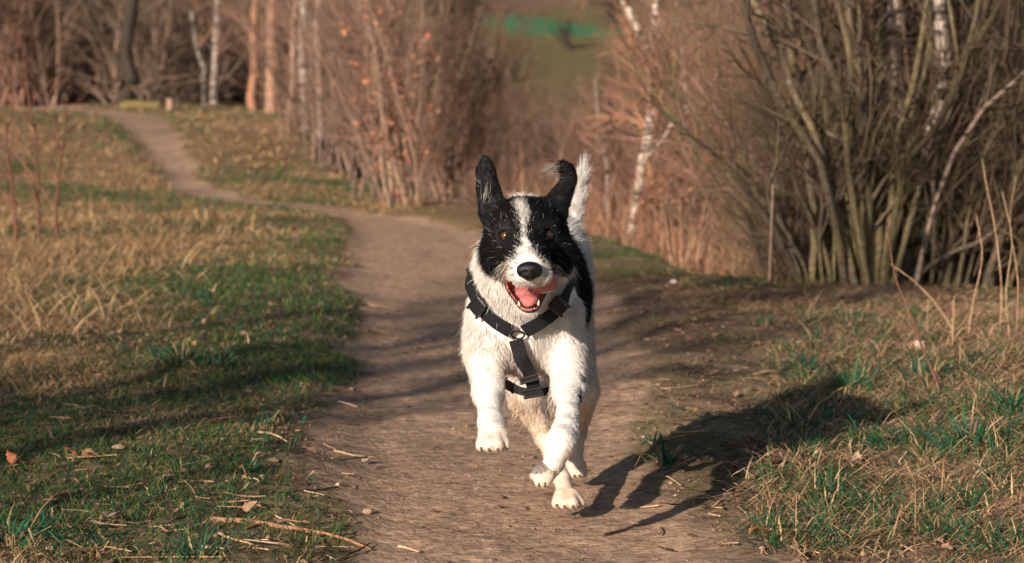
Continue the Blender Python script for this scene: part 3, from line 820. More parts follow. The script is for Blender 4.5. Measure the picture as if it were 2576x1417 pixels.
# ------------------------------------------------------------------ the dog
class Field:
    """signed distance field on a grid, filled primitive by primitive"""
    def __init__(self, lo, hi, h):
        self.h = h; self.lo = np.array(lo, float)
        self.n = np.ceil((np.array(hi) - self.lo) / h).astype(int) + 1
        self.F = np.full(self.n, 1.0, np.float32)
        self.prims = []
    def _box(self, lo, hi):
        a = np.clip(np.floor((lo - self.lo) / self.h).astype(int), 0, self.n - 1)
        b = np.clip(np.ceil((hi - self.lo) / self.h).astype(int) + 1, 1, self.n)
        ax = [self.lo[i] + self.h * np.arange(a[i], b[i]) for i in range(3)]
        g = np.stack(np.meshgrid(*ax, indexing='ij'), -1)
        return tuple(slice(a[i], b[i]) for i in range(3)), g
    @staticmethod
    def dist(pr, p):
        if pr['t'] == 'e':
            q = (p - pr['c']) / pr['r']
            l = np.linalg.norm(q, axis=-1); l2 = np.linalg.norm(q / pr['r'], axis=-1)
            return l * (l - 1) / np.maximum(l2, 1e-6)
        a, b = pr['a'], pr['b']; s = pr['s']
        pa = (p - a) * s; ba = (b - a) * s
        t = np.clip((pa @ ba) / (ba @ ba), 0, 1)
        d = np.linalg.norm(pa - t[..., None] * ba, axis=-1) - (pr['ra'] + (pr['rb'] - pr['ra']) * t)
        return d / max(s)
    def add(self, pr, carve=False):
        k = pr['k']; m = k + 3 * self.h
        if pr['t'] == 'e':
            lo, hi = pr['c'] - pr['r'] - m, pr['c'] + pr['r'] + m
        else:
            R = max(pr['ra'], pr['rb']) + m
            lo, hi = np.minimum(pr['a'], pr['b']) - R, np.maximum(pr['a'], pr['b']) + R
        sl, g = self._box(lo, hi)
        d = self.dist(pr, g); f = self.F[sl]
        if carve:
            d = -d
            hh = np.maximum(k - np.abs(f - d), 0) / k
            self.F[sl] = np.maximum(f, d) + hh * hh * k * .25
        else:
            hh = np.maximum(k - np.abs(f - d), 0) / k
            self.F[sl] = np.minimum(f, d) - hh * hh * k * .25
            self.prims.append(pr)
    def mesh(self):
        F = self.F; ins = F < 0
        cnt = np.zeros(self.n - 1, np.int8)
        offs = [(i, j, k) for i in (0, 1) for j in (0, 1) for k in (0, 1)]
        N = self.n
        sl = lambda o: tuple(slice(o[i], N[i] - 1 + o[i]) for i in range(3))
        for o in offs: cnt += ins[sl(o)]
        act = (cnt > 0) & (cnt < 8)
        idx = np.argwhere(act); M = len(idx)
        cid = np.full(self.n - 1, -1, np.int32); cid[act] = np.arange(M)
        val = {o: F[idx[:, 0] + o[0], idx[:, 1] + o[1], idx[:, 2] + o[2]] for o in offs}
        acc = np.zeros((M, 3)); num = np.zeros(M)
        for o in offs:
            for ax in range(3):
                if o[ax]: continue
                o2 = list(o); o2[ax] = 1; o2 = tuple(o2)
                a, b = val[o], val[o2]
                cr = (a < 0) != (b < 0)
                t = np.where(cr, a / np.where(cr, a - b, 1), 0)
                p = np.tile(np.array(o, float), (M, 1)); p[:, ax] = t
                acc += p * cr[:, None]; num += cr
        V = self.lo + (idx + acc / num[:, None]) * self.h
        Q = []
        for ax in range(3):
            b1, b2 = (ax + 1) % 3, (ax + 2) % 3
            s0 = [slice(1, N[i] - 1) for i in range(3)]; s0[ax] = slice(0, N[ax] - 1)
            s1 = list(s0); s1[ax] = slice(1, N[ax])
            A = ins[tuple(s0)]; B = ins[tuple(s1)]
            e = np.argwhere(A != B)
            fl = A[tuple(e.T)]
            e = e + np.array([0 if i == ax else 1 for i in range(3)])
            u = np.zeros(3, int); u[b1] = 1; w = np.zeros(3, int); w[b2] = 1
            c = [cid[tuple((e - d).T)] for d in (0 * u, u, u + w, w)]
            q = np.stack(c, -1); q[fl] = q[fl]
            q[~fl] = q[~fl][:, ::-1]
            Q.append(q)
        return V, np.concatenate(Q)

def cone(a, b, ra, rb, k=.02, s=(1, 1, 1), **kw):
    return dict(t='c', a=np.array(a, float), b=np.array(b, float), ra=ra, rb=rb, k=k, s=np.array(s, float), **kw)
def ell(c, r, k=.03, **kw):
    return dict(t='e', c=np.array(c, float), r=np.array(r, float), k=k, **kw)

DOG = np.array([0.10, 5.80, float(terrain(0.10, 5.8))])
DEPTH_HEAD = 5.40

def build_dog():
    rng = np.random.default_rng(5)
    root = empty('dog', DOG, 'shaggy black and white dog galloping towards the camera with its mouth open', 'dog')
    f = Field((-.26, 5.04, -.06), (.32, 6.72, .93), .0042)
    DN = np.array([0, .15, -1.0]); BK = np.array([0, 1.0, -.35])
    def flow(*v): return np.array(v, float)
    A = f.add
    # trunk: pelvis, loin, rib cage, chest, neck
    A(ell((.105, 6.40, .53), (.105, .15, .14), .05, reg='rump', flow=BK, ln=.026))
    A(ell((.080, 6.15, .51), (.108, .22, .130), .06, reg='trunk', flow=BK, ln=.026))
    A(ell((.064, 5.90, .485), (.128, .21, .150), .06, reg='trunk', flow=BK, ln=.026))
    A(ell((.032, 5.70, .465), (.117, .130, .145), .05, reg='chest', flow=DN, ln=.028))
    A(ell((.022, 5.66, .555), (.106, .125, .135), .05, reg='neck', flow=flow(0, .5, -1), ln=.032))
    A(cone(P(1316, 690, 5.60), P(1318, 590, 5.52), .098, .085, .05, reg='neck', flow=flow(0, .6, -1), ln=.028))
    A(ell((.036, 5.86, .632), (.078, .20, .100), .06, reg='trunk', flow=BK, ln=.034))
    # shoulders
    A(ell(P(1223, 850, 5.66), (.047, .075, .100), .04, reg='chest', flow=DN, ln=.026))
    A(ell(P(1411, 850, 5.68), (.046, .075, .100), .04, reg='chest', flow=DN, ln=.026))
    # dog's right foreleg (left in the picture), lifted
    A(cone(P(1222, 900, 5.62), P(1228, 985, 5.56), .044, .034, .035, reg='leg', flow=DN, ln=.016))
    A(cone(P(1228, 985, 5.56), P(1234, 1062, 5.43), .031, .0235, .02, reg='leg', flow=DN, ln=.010))
    A(cone(P(1234, 1062, 5.43), P(1238, 1092, 5.365), .028, .030, .02, reg='leg', flow=DN, ln=.009))
    for dx, r, dd in ((-30, .0130, .012), (-11, .0150, -.004), (11, .0150, -.004), (30, .0130, .012)):
        A(cone(P(1239 + dx * .55, 1092, 5.36), P(1240 + dx, 1120, 5.315 + dd), .018, r, .004, reg='paw', flow=flow(0, -.6, -1), ln=.005))
    # dog's left foreleg, lifted with the wrist folded
    A(cone(P(1425, 890, 5.64), P(1432, 985, 5.52), .046, .036, .035, reg='leg', flow=DN, ln=.016))
    A(cone(P(1430, 975, 5.53), P(1428, 1045, 5.36), .032, .0205, .02, reg='leg', flow=DN, ln=.010))
    A(cone(P(1428, 1045, 5.36), P(1422, 1085, 5.285), .0225, .027, .02, reg='leg', flow=DN, ln=.011))
    A(cone(P(1422, 1082, 5.285), P(1409, 1112, 5.235), .025, .029, .02, reg='leg', flow=flow(-.3, 0, -1), ln=.011))
    A(cone(P(1409, 1112, 5.235), P(1392, 1162, 5.215), .029, .022, .02, reg='leg', flow=flow(-.3, 0, -1), ln=.010))
    for dx, dy, r, dd in ((-21, -8, .0105, .012), (-8, 8, .0125, .0), (7, 10, .0125, .002), (20, -4, .0105, .014)):
        A(cone(P(1388 + dx * .6, 1168, 5.215 + dd * .5), P(1364 + dx, 1203 + dy, 5.205 + dd), .016, r, .004, reg='greypaw', flow=flow(-.3, -.3, -1), ln=.005))
    # hind legs: thighs, shanks, hocks, paws on the ground
    A(cone((.060, 6.28, .46), P(1322, 985, 6.02), .070, .042, .05, reg='hind', flow=DN, ln=.020))
    A(cone(P(1322, 985, 6.02), P(1372, 1105, 6.06), .042, .021, .03, reg='hind', flow=DN, ln=.015))
    A(cone(P(1372, 1105, 6.06), P(1414, 1205, 5.83), .021, .019, .015, reg='leg', flow=DN, ln=.010))
    A(cone(P(1414, 1205, 5.83), P(1425, 1248, 5.765), .019, .024, .015, reg='leg', flow=DN, ln=.005))
    for dx, r, dd in ((-30, .0130, .015), (-11, .0150, -.002), (11, .0150, -.002), (29, .0130, .018)):
        A(cone(P(1426 + dx * .5, 1248, 5.755), P(1430 + dx, 1266, 5.715 + dd), .019, r, .004, reg='paw', flow=flow(0, -1, -.5), ln=.005))
    A(cone((.140, 6.34, .45), P(1456, 985, 6.12), .070, .042, .05, reg='hind', flow=DN, ln=.020))
    A(cone(P(1456, 985, 6.12), P(1450, 1085, 6.33), .046, .024, .03, reg='hind', flow=DN, ln=.016))
    A(cone(P(1450, 1085, 6.33), P(1447, 1165, 6.205), .022, .019, .015, reg='leg', flow=DN, ln=.010))
    for dx, r, dd in ((-15, .0125, .02), (-5, .0145, .0), (8, .0145, .0), (18, .0125, .02)):
        A(cone(P(1447 + dx * .5, 1168, 6.195), P(1449 + dx, 1190, 6.155 + dd), .019, r, .004, reg='paw', flow=flow(0, -1, -.5), ln=.005))
    # tail carried high
    tp = [P(1425, 600, 6.47), P(1440, 545, 6.53), P(1446, 500, 6.56), P(1455, 460, 6.57), P(1463, 438, 6.57)]
    tr = [.032, .021, .020, .016, .007]
    for i in range(4):
        dv = nrm(tp[i + 1] - tp[i])
        A(cone(tp[i], tp[i + 1], tr[i], tr[i + 1], .02, reg='tail', flow=dv, ln=.032))
    # head: jaw first, carved hollow, then skull, cheeks and muzzle over it
    A(cone(P(1326, 712, 5.44), P(1331, 768, 5.285), .053, .0250, .02, reg='jaw', flow=flow(0, .4, -1), ln=.013))
    cav = cone(P(1326, 700, 5.40), P(1331, 756, 5.258), .048, .0215, .006)
    f.add(cav, carve=True)
    A(ell(P(1322, 592, 5.43), (.090, .105, .082), .03, reg='head', flow=flow(0, 1, .3), ln=.016))
    A(ell(P(1264, 640, 5.415), (.043, .060, .055), .03, reg='head', flow=flow(-.6, .7, -.6), ln=.024))
    A(ell(P(1390, 640, 5.42), (.041, .060, .055), .03, reg='head', flow=flow(.6, .7, -.6), ln=.024))
    A(cone(P(1322, 612, 5.36), P(1331, 672, 5.225), .054, .0375, .03, reg='muzzle', flow=flow(0, 1, .35), ln=.010))
    A(ell(P(1310, 690, 5.225), (.027, .034, .019), .016, reg='muzzle', flow=flow(-.7, .7, -.3), ln=.011))
    A(ell(P(1355, 690, 5.225), (.027, .034, .019), .016, reg='muzzle', flow=flow(.7, .7, -.3), ln=.011))
    A(ell(P(1270, 572, 5.365), (.024, .020, .014), .02, reg='head', flow=flow(-.5, .3, 1), ln=.012))
    A(ell(P(1376, 570, 5.365), (.024, .020, .014), .02, reg='head', flow=flow(.5, .3, 1), ln=.012))
    # eye sockets
    EYES = [P(1274, 594, 5.350), P(1376, 592, 5.350)]
    for e in EYES:
        f.add(ell(e + np.array([0, -.006, 0]), (.0185, .016, .0135), .008), carve=True)
    # ears
    el = [P(1243, 530, 5.44), P(1228, 478, 5.45), P(1222, 430, 5.45), P(1222, 400, 5.45)]
    er = [.037, .0200, .0150, .0075]
    for i in range(3):
        A(cone(el[i], el[i + 1], er[i], er[i + 1], .016, s=(1, 1.9, 1), reg='ear', flow=nrm(el[i + 1] - el[i]), ln=.009))
    f.add(cone(P(1222, 510, 5.415), P(1218, 430, 5.432), .013, .007, .01), carve=True)
    rl = [P(1390, 530, 5.44), P(1412, 490, 5.45), P(1431, 456, 5.46), P(1430, 432, 5.455), P(1416, 418, 5.445), P(1400, 424, 5.435)]
    rr = [.037, .0190, .0130, .0105, .0075, .004]
    for i in range(5):
        A(cone(rl[i], rl[i + 1], rr[i], rr[i + 1], .014, s=(1, 1.7, 1), reg='ear', flow=nrm(rl[i + 1] - rl[i]), ln=.011))
    V, Q = f.mesh()
    nv = len(V)
    # a few rounds of smoothing take the grid out of the surface
    E = np.concatenate([Q[:, [0, 1]], Q[:, [1, 2]], Q[:, [2, 3]], Q[:, [3, 0]]])
    EI = np.concatenate([E[:, 0], E[:, 1]]); EJ = np.concatenate([E[:, 1], E[:, 0]]); EW = np.bincount(EI, minlength=nv).astype(float)
    def avg(A_):
        A2 = A_.reshape(nv, -1)
        out = np.stack([np.bincount(EI, A2[EJ, j], nv) for j in range(A2.shape[1])], -1) / EW[:, None]
        return out.reshape(A_.shape)
    for _ in range(2):
        V = V * .5 + avg(V) * .5
    # which primitive each vertex belongs to
    best = np.full(nv, 9.0); which = np.zeros(nv, int)
    for i, pr in enumerate(f.prims):
        d = Field.dist(pr, V)
        m = d < best
        best[m] = d[m]; which[m] = i
    reg = np.array([pr['reg'] for pr in f.prims])[which]
    fl = np.array([pr['flow'] for pr in f.prims])[which]
    ln = np.array([pr['ln'] for pr in f.prims])[which]
    for _ in range(14):
        fl = fl * .4 + avg(fl) * .6; ln = ln * .4 + avg(ln) * .6
    # coat pattern ------------------------------------------------
    WHITE = np.array([.735, .705, .67]); BLACK = np.array([.0075, .008, .009])
    CREAM = np.array([.66, .50, .36]); PINK = np.array([.50, .15, .12]); LIP = np.array([.012, .010, .010])
    hc = P(1322, 600, DEPTH_HEAD)
    n3 = (fbm(V[:, 0] * 60 + V[:, 1] * 31, V[:, 2] * 60, 91, 3) - .5)
    hx = (V[:, 0] - hc[0]) / .0895 * 100 + 0; hz = (hc[2] - V[:, 2]) / .0895 * 100   # about one unit per millimetre
    # blaze and muzzle outline: half width and centre against height (hz down from the skull centre)
    zz = [-130, -94, -85, -60, -37, -15, 10, 28, 45, 60, 80, 120]
    bc = [-12, -12, -12, -10, -6, -3, 1, 5, 4, 4, 4, 4]
    bw = [0, 0, 13, 11, 5, 5, 14, 28, 41, 50, 57, 58]
    off = np.abs(hx - np.interp(hz, zz, bc)) - np.interp(hz, zz, bw) + n3 * 26
    front = V[:, 1] < 5.46
    headish = np.isin(reg, ['head', 'muzzle', 'ear'])
    white = np.ones(nv)
    white[headish] = 0
    hm = headish & (reg != 'ear') & front
    white[hm] = S(4, -4, off)[hm]
    # the black mask ends along the jaw
    low = (reg == 'head') & (hz + n3 * 20 > np.where(np.abs(hx) < 60, 84, 84))
    white[low] = 1
    nk = np.isin(reg, ['neck']) & (V[:, 2] > P(1322, 545, 5.5)[2] + n3 * .03) & (V[:, 1] < 5.60)
    white[nk] = 0
    sad = np.isin(reg, ['trunk']) & (V[:, 1] > 5.745 + n3 * .08) & (V[:, 1] < 6.30 + n3 * .1) & (V[:, 2] > .31 + n3 * .06) & (V[:, 2] < .60 + .25 * (V[:, 1] - 5.8) + n3 * .06)
    white[sad] = 0
    jl = np.isin(reg, ['jaw'])
    col = BLACK + (WHITE - BLACK) * white[:, None]
    dirty = np.isin(reg, ['leg', 'paw', 'greypaw', 'hind']) * S(.30, .05, V[:, 2]) * .45 + np.isin(reg, ['hind']) * .4 + np.isin(reg, ['paw', 'greypaw']) * .45 + np.isin(reg, ['chest', 'leg']) * S(.45, .30, V[:, 2]) * S(5.50, 5.62, V[:, 1]) * .35
    dirty = np.clip(dirty + n3 * .3 * (dirty > .05), 0, .8)
    col = np.where((white > .5)[:, None], col * (1 - dirty[:, None]) + CREAM * dirty[:, None], col)
    gp = (reg == 'greypaw') & (V[:, 2] > P(1370, 1188, 5.2)[2] + n3 * .03)
    col[gp] = col[gp] * .18 + np.array([.075, .072, .078]) * .82
    for px, py, r in ((1462, 948, .0045), (1456, 986, .0060), (1459, 1002, .0045)):
        c = P(px, py, 5.50); m = (np.hypot(V[:, 0] - c[0], V[:, 2] - c[2]) < r + n3 * .012) & (V[:, 1] < 5.62) & (reg == 'leg')
        col[m] = BLACK * 3
    # freckles on the muzzle, mouth lining and black lips
    for px, py in ((1288, 672), (1291, 690), (1296, 660), (1376, 668), (1380, 684), (1371, 694)):
        c = P(px, py, 5.22); m = (np.hypot(V[:, 0] - c[0], V[:, 2] - c[2]) < .0035) & (reg == 'muzzle')
        col[m] = col[m] * .25
    dc = Field.dist(cav, V)
    inner = (dc < .0035) & (V[:, 1] < 5.46) & (V[:, 2] < P(1330, 690, 5.3)[2])
    lip = (dc >= .0035) & (dc < .0085) & jl & (V[:, 1] < 5.42)
    blotch = vnoise(V[:, 0] * 130, V[:, 1] * 130 + V[:, 2] * 90, 97) > .74
    col[inner] = np.where(blotch[inner][:, None], np.array([.06, .015, .012]), PINK)
    col[lip] = LIP
    bare = inner | lip
    m_skin = attr_mat('dog_skin', .75, 90, .12, spec=.3)
    body = mesh_np('body', V, [Q], m_skin, col, loc=DOG, parent=root)
    bvh = BVHTree.FromPolygons([tuple(v) for v in V], [tuple(int(i) for i in q) for q in Q])
    def hit(tx, ty):
        d = ray(tx, ty); h = bvh.ray_cast(Vector((0, 0, CAM_H)), Vector(d))
        return (np.array(h[0]), np.array(h[1])) if h[0] is not None else (None, None)

    # harness ------------------------------------------------------
    m_web = plain_mat('harness_webbing', (.009, .010, .012), .75, .25, var=.35, var_scale=250)
    nt = m_web.node_tree; nn, ll = nt.nodes, nt.links
    wv = nn.new('ShaderNodeTexWave'); wv.inputs['Scale'].default_value = 95; wv.inputs['Distortion'].default_value = .6
    tcw = nn.new('ShaderNodeUVMap'); bpw = nn.new('ShaderNodeBump'); bpw.inputs['Strength'].default_value = .35; bpw.inputs['Distance'].default_value = .002
    tco = nn.new('ShaderNodeTexCoord'); ll.new(tco.outputs['Object'], wv.inputs['Vector']); wv.bands_direction = 'DIAGONAL'
    ll.new(wv.outputs['Fac'], bpw.inputs['Height']); ll.new(bpw.outputs['Normal'], nn['Principled BSDF'].inputs['Normal'])
    m_plast = plain_mat('black_plastic', (.014, .015, .017), .35, .5, bump=.2, bump_scale=300)
    m_metal = plain_mat('harness_metal', (.035, .032, .03), .5, .4, var=.3)
    m_metal.node_tree.nodes['Principled BSDF'].inputs['Metallic'].default_value = 1
    har = bpy.data.objects.new('harness', None); COL.objects.link(har); har.parent = root; har.empty_display_size = .05
    har['label'] = 'black webbing chest harness with plastic buckles'
    straps = []
    def strap(pts, w, lift, name='strap', thick=.0028, m=m_web, N=16):
        C_, Nn = [], []
        for p in pts:
            a, n_ = hit(*p[:2])
            if a is None:
                a = P(p[0], p[1], p[2]); n_ = np.array([0, -1, 0])
            elif len(p) > 2 and p[2]:
                a = P(p[0], p[1], p[2])
            C_.append(a + n_ * lift); Nn.append(n_)
        C_ = resample(np.array(C_), N); Nn = nrm(resample(np.array(Nn) + np.array([0, -.35, 0]), N))
        T = nrm(np.gradient(C_, axis=0)); Sd = nrm(np.cross(T, Nn)); Nn = nrm(np.cross(Sd, T))
        prof = [(-.5, -.5), (-.47, .5), (0, .62), (.47, .5), (.5, -.5), (0, -.4)]
        Vv = np.stack([C_ + Sd * (u * w) + Nn * (v * thick) for u, v in prof], 1).reshape(-1, 3)
        k = len(prof); q = []
        for i in range(N - 1):
            for j in range(k):
                q.append((i * k + j, i * k + (j + 1) % k, (i + 1) * k + (j + 1) % k, (i + 1) * k + j))
        capA = [tuple(range(k))[::-1]]; capB = [tuple((N - 1) * k + j for j in range(k))]
        o = mesh_np(name, Vv, [np.array(q), np.array(capA), np.array(capB)], m, smooth=False, loc=DOG, parent=har)
        straps.append((C_, w)); return C_, Nn, T
    strap([(1184, 690, 5.74), (1197, 712, 5.60), (1207, 738), (1226, 772), (1256, 800), (1290, 822)], .037, .018)
    strap([(1430, 700, 5.74), (1419, 718, 5.60), (1404, 748), (1384, 775), (1352, 800), (1318, 822)], .036, .018)
    strap([(1300, 846), (1306, 868, 5.578), (1312, 890, 5.578), (1326, 940, 5.585), (1341, 990, 5.592)], .034, .016)
    belt = strap([(1270, 955, 5.70), (1284, 972, 5.62), (1310, 983, 5.585), (1341, 988, 5.575), (1372, 984, 5.59), (1392, 972, 5.65)], .019, .006)

    def rbox(name, c, ex, ey, ez, sx, sy, sz, m, bev=.35):
        """bevelled block with axes ex,ey,ez and half sizes"""
        vs = []
        for X_, Y_, Z_ in [(a, b, c2) for a in (-1, 1) for b in (-1, 1) for c2 in (-1, 1)]:
            vs.append(c + ex * X_ * sx + ey * Y_ * sy + ez * Z_ * sz)
        fc = np.array([(0, 1, 3, 2), (4, 6, 7, 5), (0, 4, 5, 1), (2, 3, 7, 6), (0, 2, 6, 4), (1, 5, 7, 3)])
        o = mesh_np(name, np.array(vs), [fc], m, smooth=False, loc=DOG, parent=har)
        b = o.modifiers.new('bevel', 'BEVEL'); b.width = min(sx, sy, sz) * bev * 2; b.segments = 3
        return o
    def buckle(tx, ty, tx2, ty2, half_l, half_w, lift=.023, name='buckle', dep=None):
        a, n_ = hit(tx, ty); b, _ = hit(tx2, ty2)
        if a is None: a, n_ = P(tx, ty, 5.6), np.array([0, -1., 0])
        if b is None: b = P(tx2, ty2, 5.6)
        if dep: a, b, n_ = P(tx, ty, dep), P(tx2, ty2, dep + .003), np.array([0, -1., -.1])
        n_ = nrm(n_ + np.array([0, -.4, 0]))
        t = nrm(b - a); s = nrm(np.cross(t, n_)); n2 = np.cross(s, t)
        c = a + n2 * lift
        rbox(name, c, t, s, n2, half_l, half_w, .006, m_plast)
        for e in (-1, 1):
            rbox('buckle_bar', c + t * e * half_l * .8 + n2 * .004, t, s, n2, .003, half_w * 1.06, .005, m_plast)
    buckle(1218, 762, 1240, 788, .020, .024)
    buckle(1393, 758, 1372, 782, .018, .024)
    buckle(1330, 946, 1336, 966, .007, .022, .020, 'strap_slider', 5.586)
    buckle(1341, 980, 1344, 996, .011, .023, .018, 'strap_slider', 5.590)
    buckle(1283, 970, 1297, 978, .013, .011, .008, 'buckle', 5.615)
    # steel ring joining the straps
    a, n_ = hit(1304, 836)
    u = nrm(np.cross(n_, [0, 0, 1])); w_ = np.cross(u, n_)
    th = np.linspace(0, 2 * np.pi, 33)
    ring = a + n_ * .010 + np.cos(th)[:, None] * u * .015 + np.sin(th)[:, None] * w_ * .011
    Vr, qr = tubes(ring[None], np.full((1, 33), .0022), 8)
    mesh_np('ring', Vr, [qr], m_metal, loc=DOG, parent=har)

    # eyes, nose, tongue, teeth, claws ------------------------------
    def sphere(c, r, nu=20, nv_=12):
        th = np.linspace(0, np.pi, nv_ + 1); ph = np.arange(nu) * 2 * np.pi / nu
        g = np.stack([np.sin(th)[:, None] * np.cos(ph), np.cos(th)[:, None] * np.ones(nu) * -1, np.sin(th)[:, None] * np.sin(ph)], -1)
        I = np.arange((nv_ + 1) * nu).reshape(nv_ + 1, nu)
        q = np.stack([I[:-1], np.roll(I[:-1], -1, 1), np.roll(I[1:], -1, 1), I[1:]], -1).reshape(-1, 4)
        return g.reshape(-1, 3), q
    m_eye = plain_mat('eye_dark', (.02, .012, .010), .06, .7, var=.1)
    m_iris = plain_mat('eye_iris', (.115, .036, .014), .08, .7, var=.4, var_scale=700, coat=1)
    m_iris_shaded = plain_mat('eye_iris_shaded', (.055, .018, .009), .08, .7, var=.4, var_scale=700, coat=1)  # iris colour darkened for the second eye: shade painted in
    m_pup = plain_mat('eye_pupil', (.004, .004, .004), .05, .8, var=.1)
    us, uq = sphere(0, 1)
    for i, e in enumerate(EYES):
        c = e + np.array([0, .003, 0])
        look = nrm(np.array([0, 0, CAM_H]) - c + np.array([.0, 0, -.25]))
        eb = mesh_np('eye', c + us * .0160, [uq], m_eye, loc=DOG, parent=root)
        def cap(name, ang, r, m):
            a1 = nrm(np.cross(look, [0, 0, 1])); a2 = np.cross(a1, look)
            rr_ = np.linspace(0, ang, 5); ph = np.arange(18) * 2 * np.pi / 18
            vs = np.stack([c + r * (np.cos(t) * look + np.sin(t) * (np.cos(ph_) * a1 + np.sin(ph_) * a2)) for t in rr_ for ph_ in ph])
            I = np.arange(5 * 18).reshape(5, 18)
            q = np.stack([I[:-1], I[1:], np.roll(I[1:], -1, 1), np.roll(I[:-1], -1, 1)], -1).reshape(-1, 4)
            return mesh_np(name, vs, [q], m, loc=DOG, parent=eb)
        cap('iris', .68, .0163, m_iris if i == 0 else m_iris_shaded); cap('pupil', .30, .0166, m_pup)
    # nose leather with nostrils, from its own little field
    nc = P(1332, 681, 5.178)
    nf = Field(nc - .04, nc + .04, .0013)
    nf.add(ell(nc + [0, .004, .004], (.0262, .021, .0165), .006)); nf.add(ell(nc + [0, .002, -.010], (.0140, .015, .0130), .010))
    for sx in (-1, 1):
        nf.add(ell(nc + [sx * .0155, .004, -.001], (.0125, .014, .0135), .006))
        nf.add(cone(nc + [sx * .0105, -.019, -.001], nc + [sx * .020, -.010, -.009], .0056, .0042, .003), carve=True)
    nf.add(cone(nc + [0, -.020, 0], nc + [0, -.016, -.02], .0012, .0012, .002), carve=True)
    m_nose = plain_mat('nose_leather', (.006, .006, .007), .30, .35, bump=.9, bump_scale=420, var=.3, coat=.25)
    Vn, Qn = nf.mesh(); mesh_np('nose', Vn, [Qn], m_nose, loc=DOG, parent=root)
    # tongue lolling out over the left lip
    tc_ = P(1345, 725, 5.28)
    tf = Field(tc_ - [.09, .13, .07], tc_ + [.09, .13, .07], .0022)
    tpts = [P(1322, 716, 5.37), P(1326, 738, 5.315), P(1331, 754, 5.282), P(1330, 766, 5.264)]
    for i in range(3):
        tf.add(cone(tpts[i], tpts[i + 1], [.026, .022, .017, .012][i], [.026, .022, .017, .012][i + 1], .008, s=(1, 1, 2.0)))
    lob = [P(1345, 724, 5.310), P(1364, 716, 5.285), P(1381, 706, 5.282), P(1386, 718, 5.286)]
    for i in range(3):
        tf.add(cone(lob[i], lob[i + 1], [.010, .016, .018, .012][i], [.010, .016, .018, .012][i + 1], .010, s=(1, 1.3, 1)))
    m_tong = plain_mat('tongue', (.45, .15, .14), .42, .5, bump=.35, bump_scale=420, var=.22, var_scale=110, coat=.25)
    Vt, Qt = tf.mesh(); mesh_np('tongue', Vt, [Qt], m_tong, loc=DOG, parent=root)
    m_tooth = plain_mat('tooth_enamel', (.72, .62, .48), .3, .5, var=.12)
    m_tooth2 = plain_mat('tooth_dull', (.40, .30, .23), .35, .4, var=.2)  # darker, duller enamel for the incisors
    def spike(name, a, d, l, r, m, bend=np.zeros(3)):
        pl = np.stack([a + d * l * t + bend * t * t for t in (0, .35, .7, 1)])
        V_, q_ = tubes(pl[None], np.array([[r, r * .85, r * .5, r * .08]]), 8)
        return mesh_np(name, V_, [q_], m, loc=DOG, parent=root)
    for px, py in ((1306, 768), (1354, 766)):
        spike('canine_tooth', P(px, py, 5.268), nrm(np.array([(px - 1329) * .006, -.25, 1.])), .011, .0030, m_tooth)
    for px in (1315, 1322, 1329, 1336, 1343):
        spike('incisor_tooth', P(px, 780 - abs(px - 1329) * .25, 5.258), np.array([0, -.2, .98]), .003, .0017, m_tooth2)
    m_claw = plain_mat('claw_horn', (.085, .062, .05), .45, .4, var=.4)
    for base, ys, d_, dxs in (((1240, 1128), 5.298, (0, -.55, -.85), (-30, -11, 11, 30)), ((1364, 1213), 5.196, (-.25, -.35, -.9), (-21, -8, 7, 20)),
                              ((1430, 1272), 5.700, (0, -.9, -.4), (-30, -11, 11, 29)), ((1449, 1195), 6.140, (0, -.9, -.4), (-15, -5, 8, 18))):
        for dx in dxs:
            dd = .014 if abs(dx) > 14 else 0
            spike('claw', P(base[0] + dx, base[1] - (3 if dd else 0), ys + dd), nrm(np.array(d_)), .010, .0028, m_claw, np.array([0, 0, -.004]))

    # fur ----------------------------------------------------------
    T3 = np.concatenate([Q[:, [0, 1, 2]], Q[:, [0, 2, 3]]])
    e1 = V[T3[:, 1]] - V[T3[:, 0]]; e2 = V[T3[:, 2]] - V[T3[:, 0]]
    fn = np.cross(e1, e2); ar = np.linalg.norm(fn, axis=1) * .5
    vn = np.zeros_like(V)
    for j in range(3): np.add.at(vn, T3[:, j], fn)
    vn = nrm(vn)
    vn_s = vn.copy()
    for _ in range(6): vn_s = nrm(avg(vn_s))
    short = np.isin(reg, ['head', 'muzzle', 'ear', 'jaw', 'paw', 'greypaw'])
    dens = np.where(short, 2.3, 1.0)
    dens[V[:, 1] > 6.0] *= .7
    dens[bare] = 0
    tail_v = reg == 'tail'; dens[tail_v] = 2.0
    w = ar * dens[T3].mean(1); w[bare[T3].any(1)] = 0
    NS = 230000
    tri = rng.choice(len(T3), NS, p=w / w.sum())
    r1 = np.sqrt(rng.uniform(0, 1, NS)); r2 = rng.uniform(0, 1, NS)
    bc_ = np.stack([1 - r1, r1 * (1 - r2), r1 * r2], -1)[..., None]
    ip = lambda A_: (A_[T3[tri]] * (bc_ if A_.ndim > 1 else bc_[..., 0])).sum(1)
    p0 = ip(V); n0 = nrm(ip(vn_s)); f0 = ip(fl); L = ip(ln)
    vi = T3[tri][np.arange(NS), bc_[..., 0].argmax(1)]
    c0 = col[vi].copy(); rg_ = reg[vi]
    # black and white hairs mingle along the edges of the blaze and muzzle
    os_ = ip(off) + rng.normal(0, 7, NS); mix_ = hm[vi] & ~low[vi] & (np.abs(ip(off)) < 16)
    c0[mix_] = np.where((os_[mix_] < 0)[:, None], WHITE * .9, BLACK * 1.5)
    f0 = nrm(f0 - (f0 * n0).sum(1, keepdims=True) * n0)
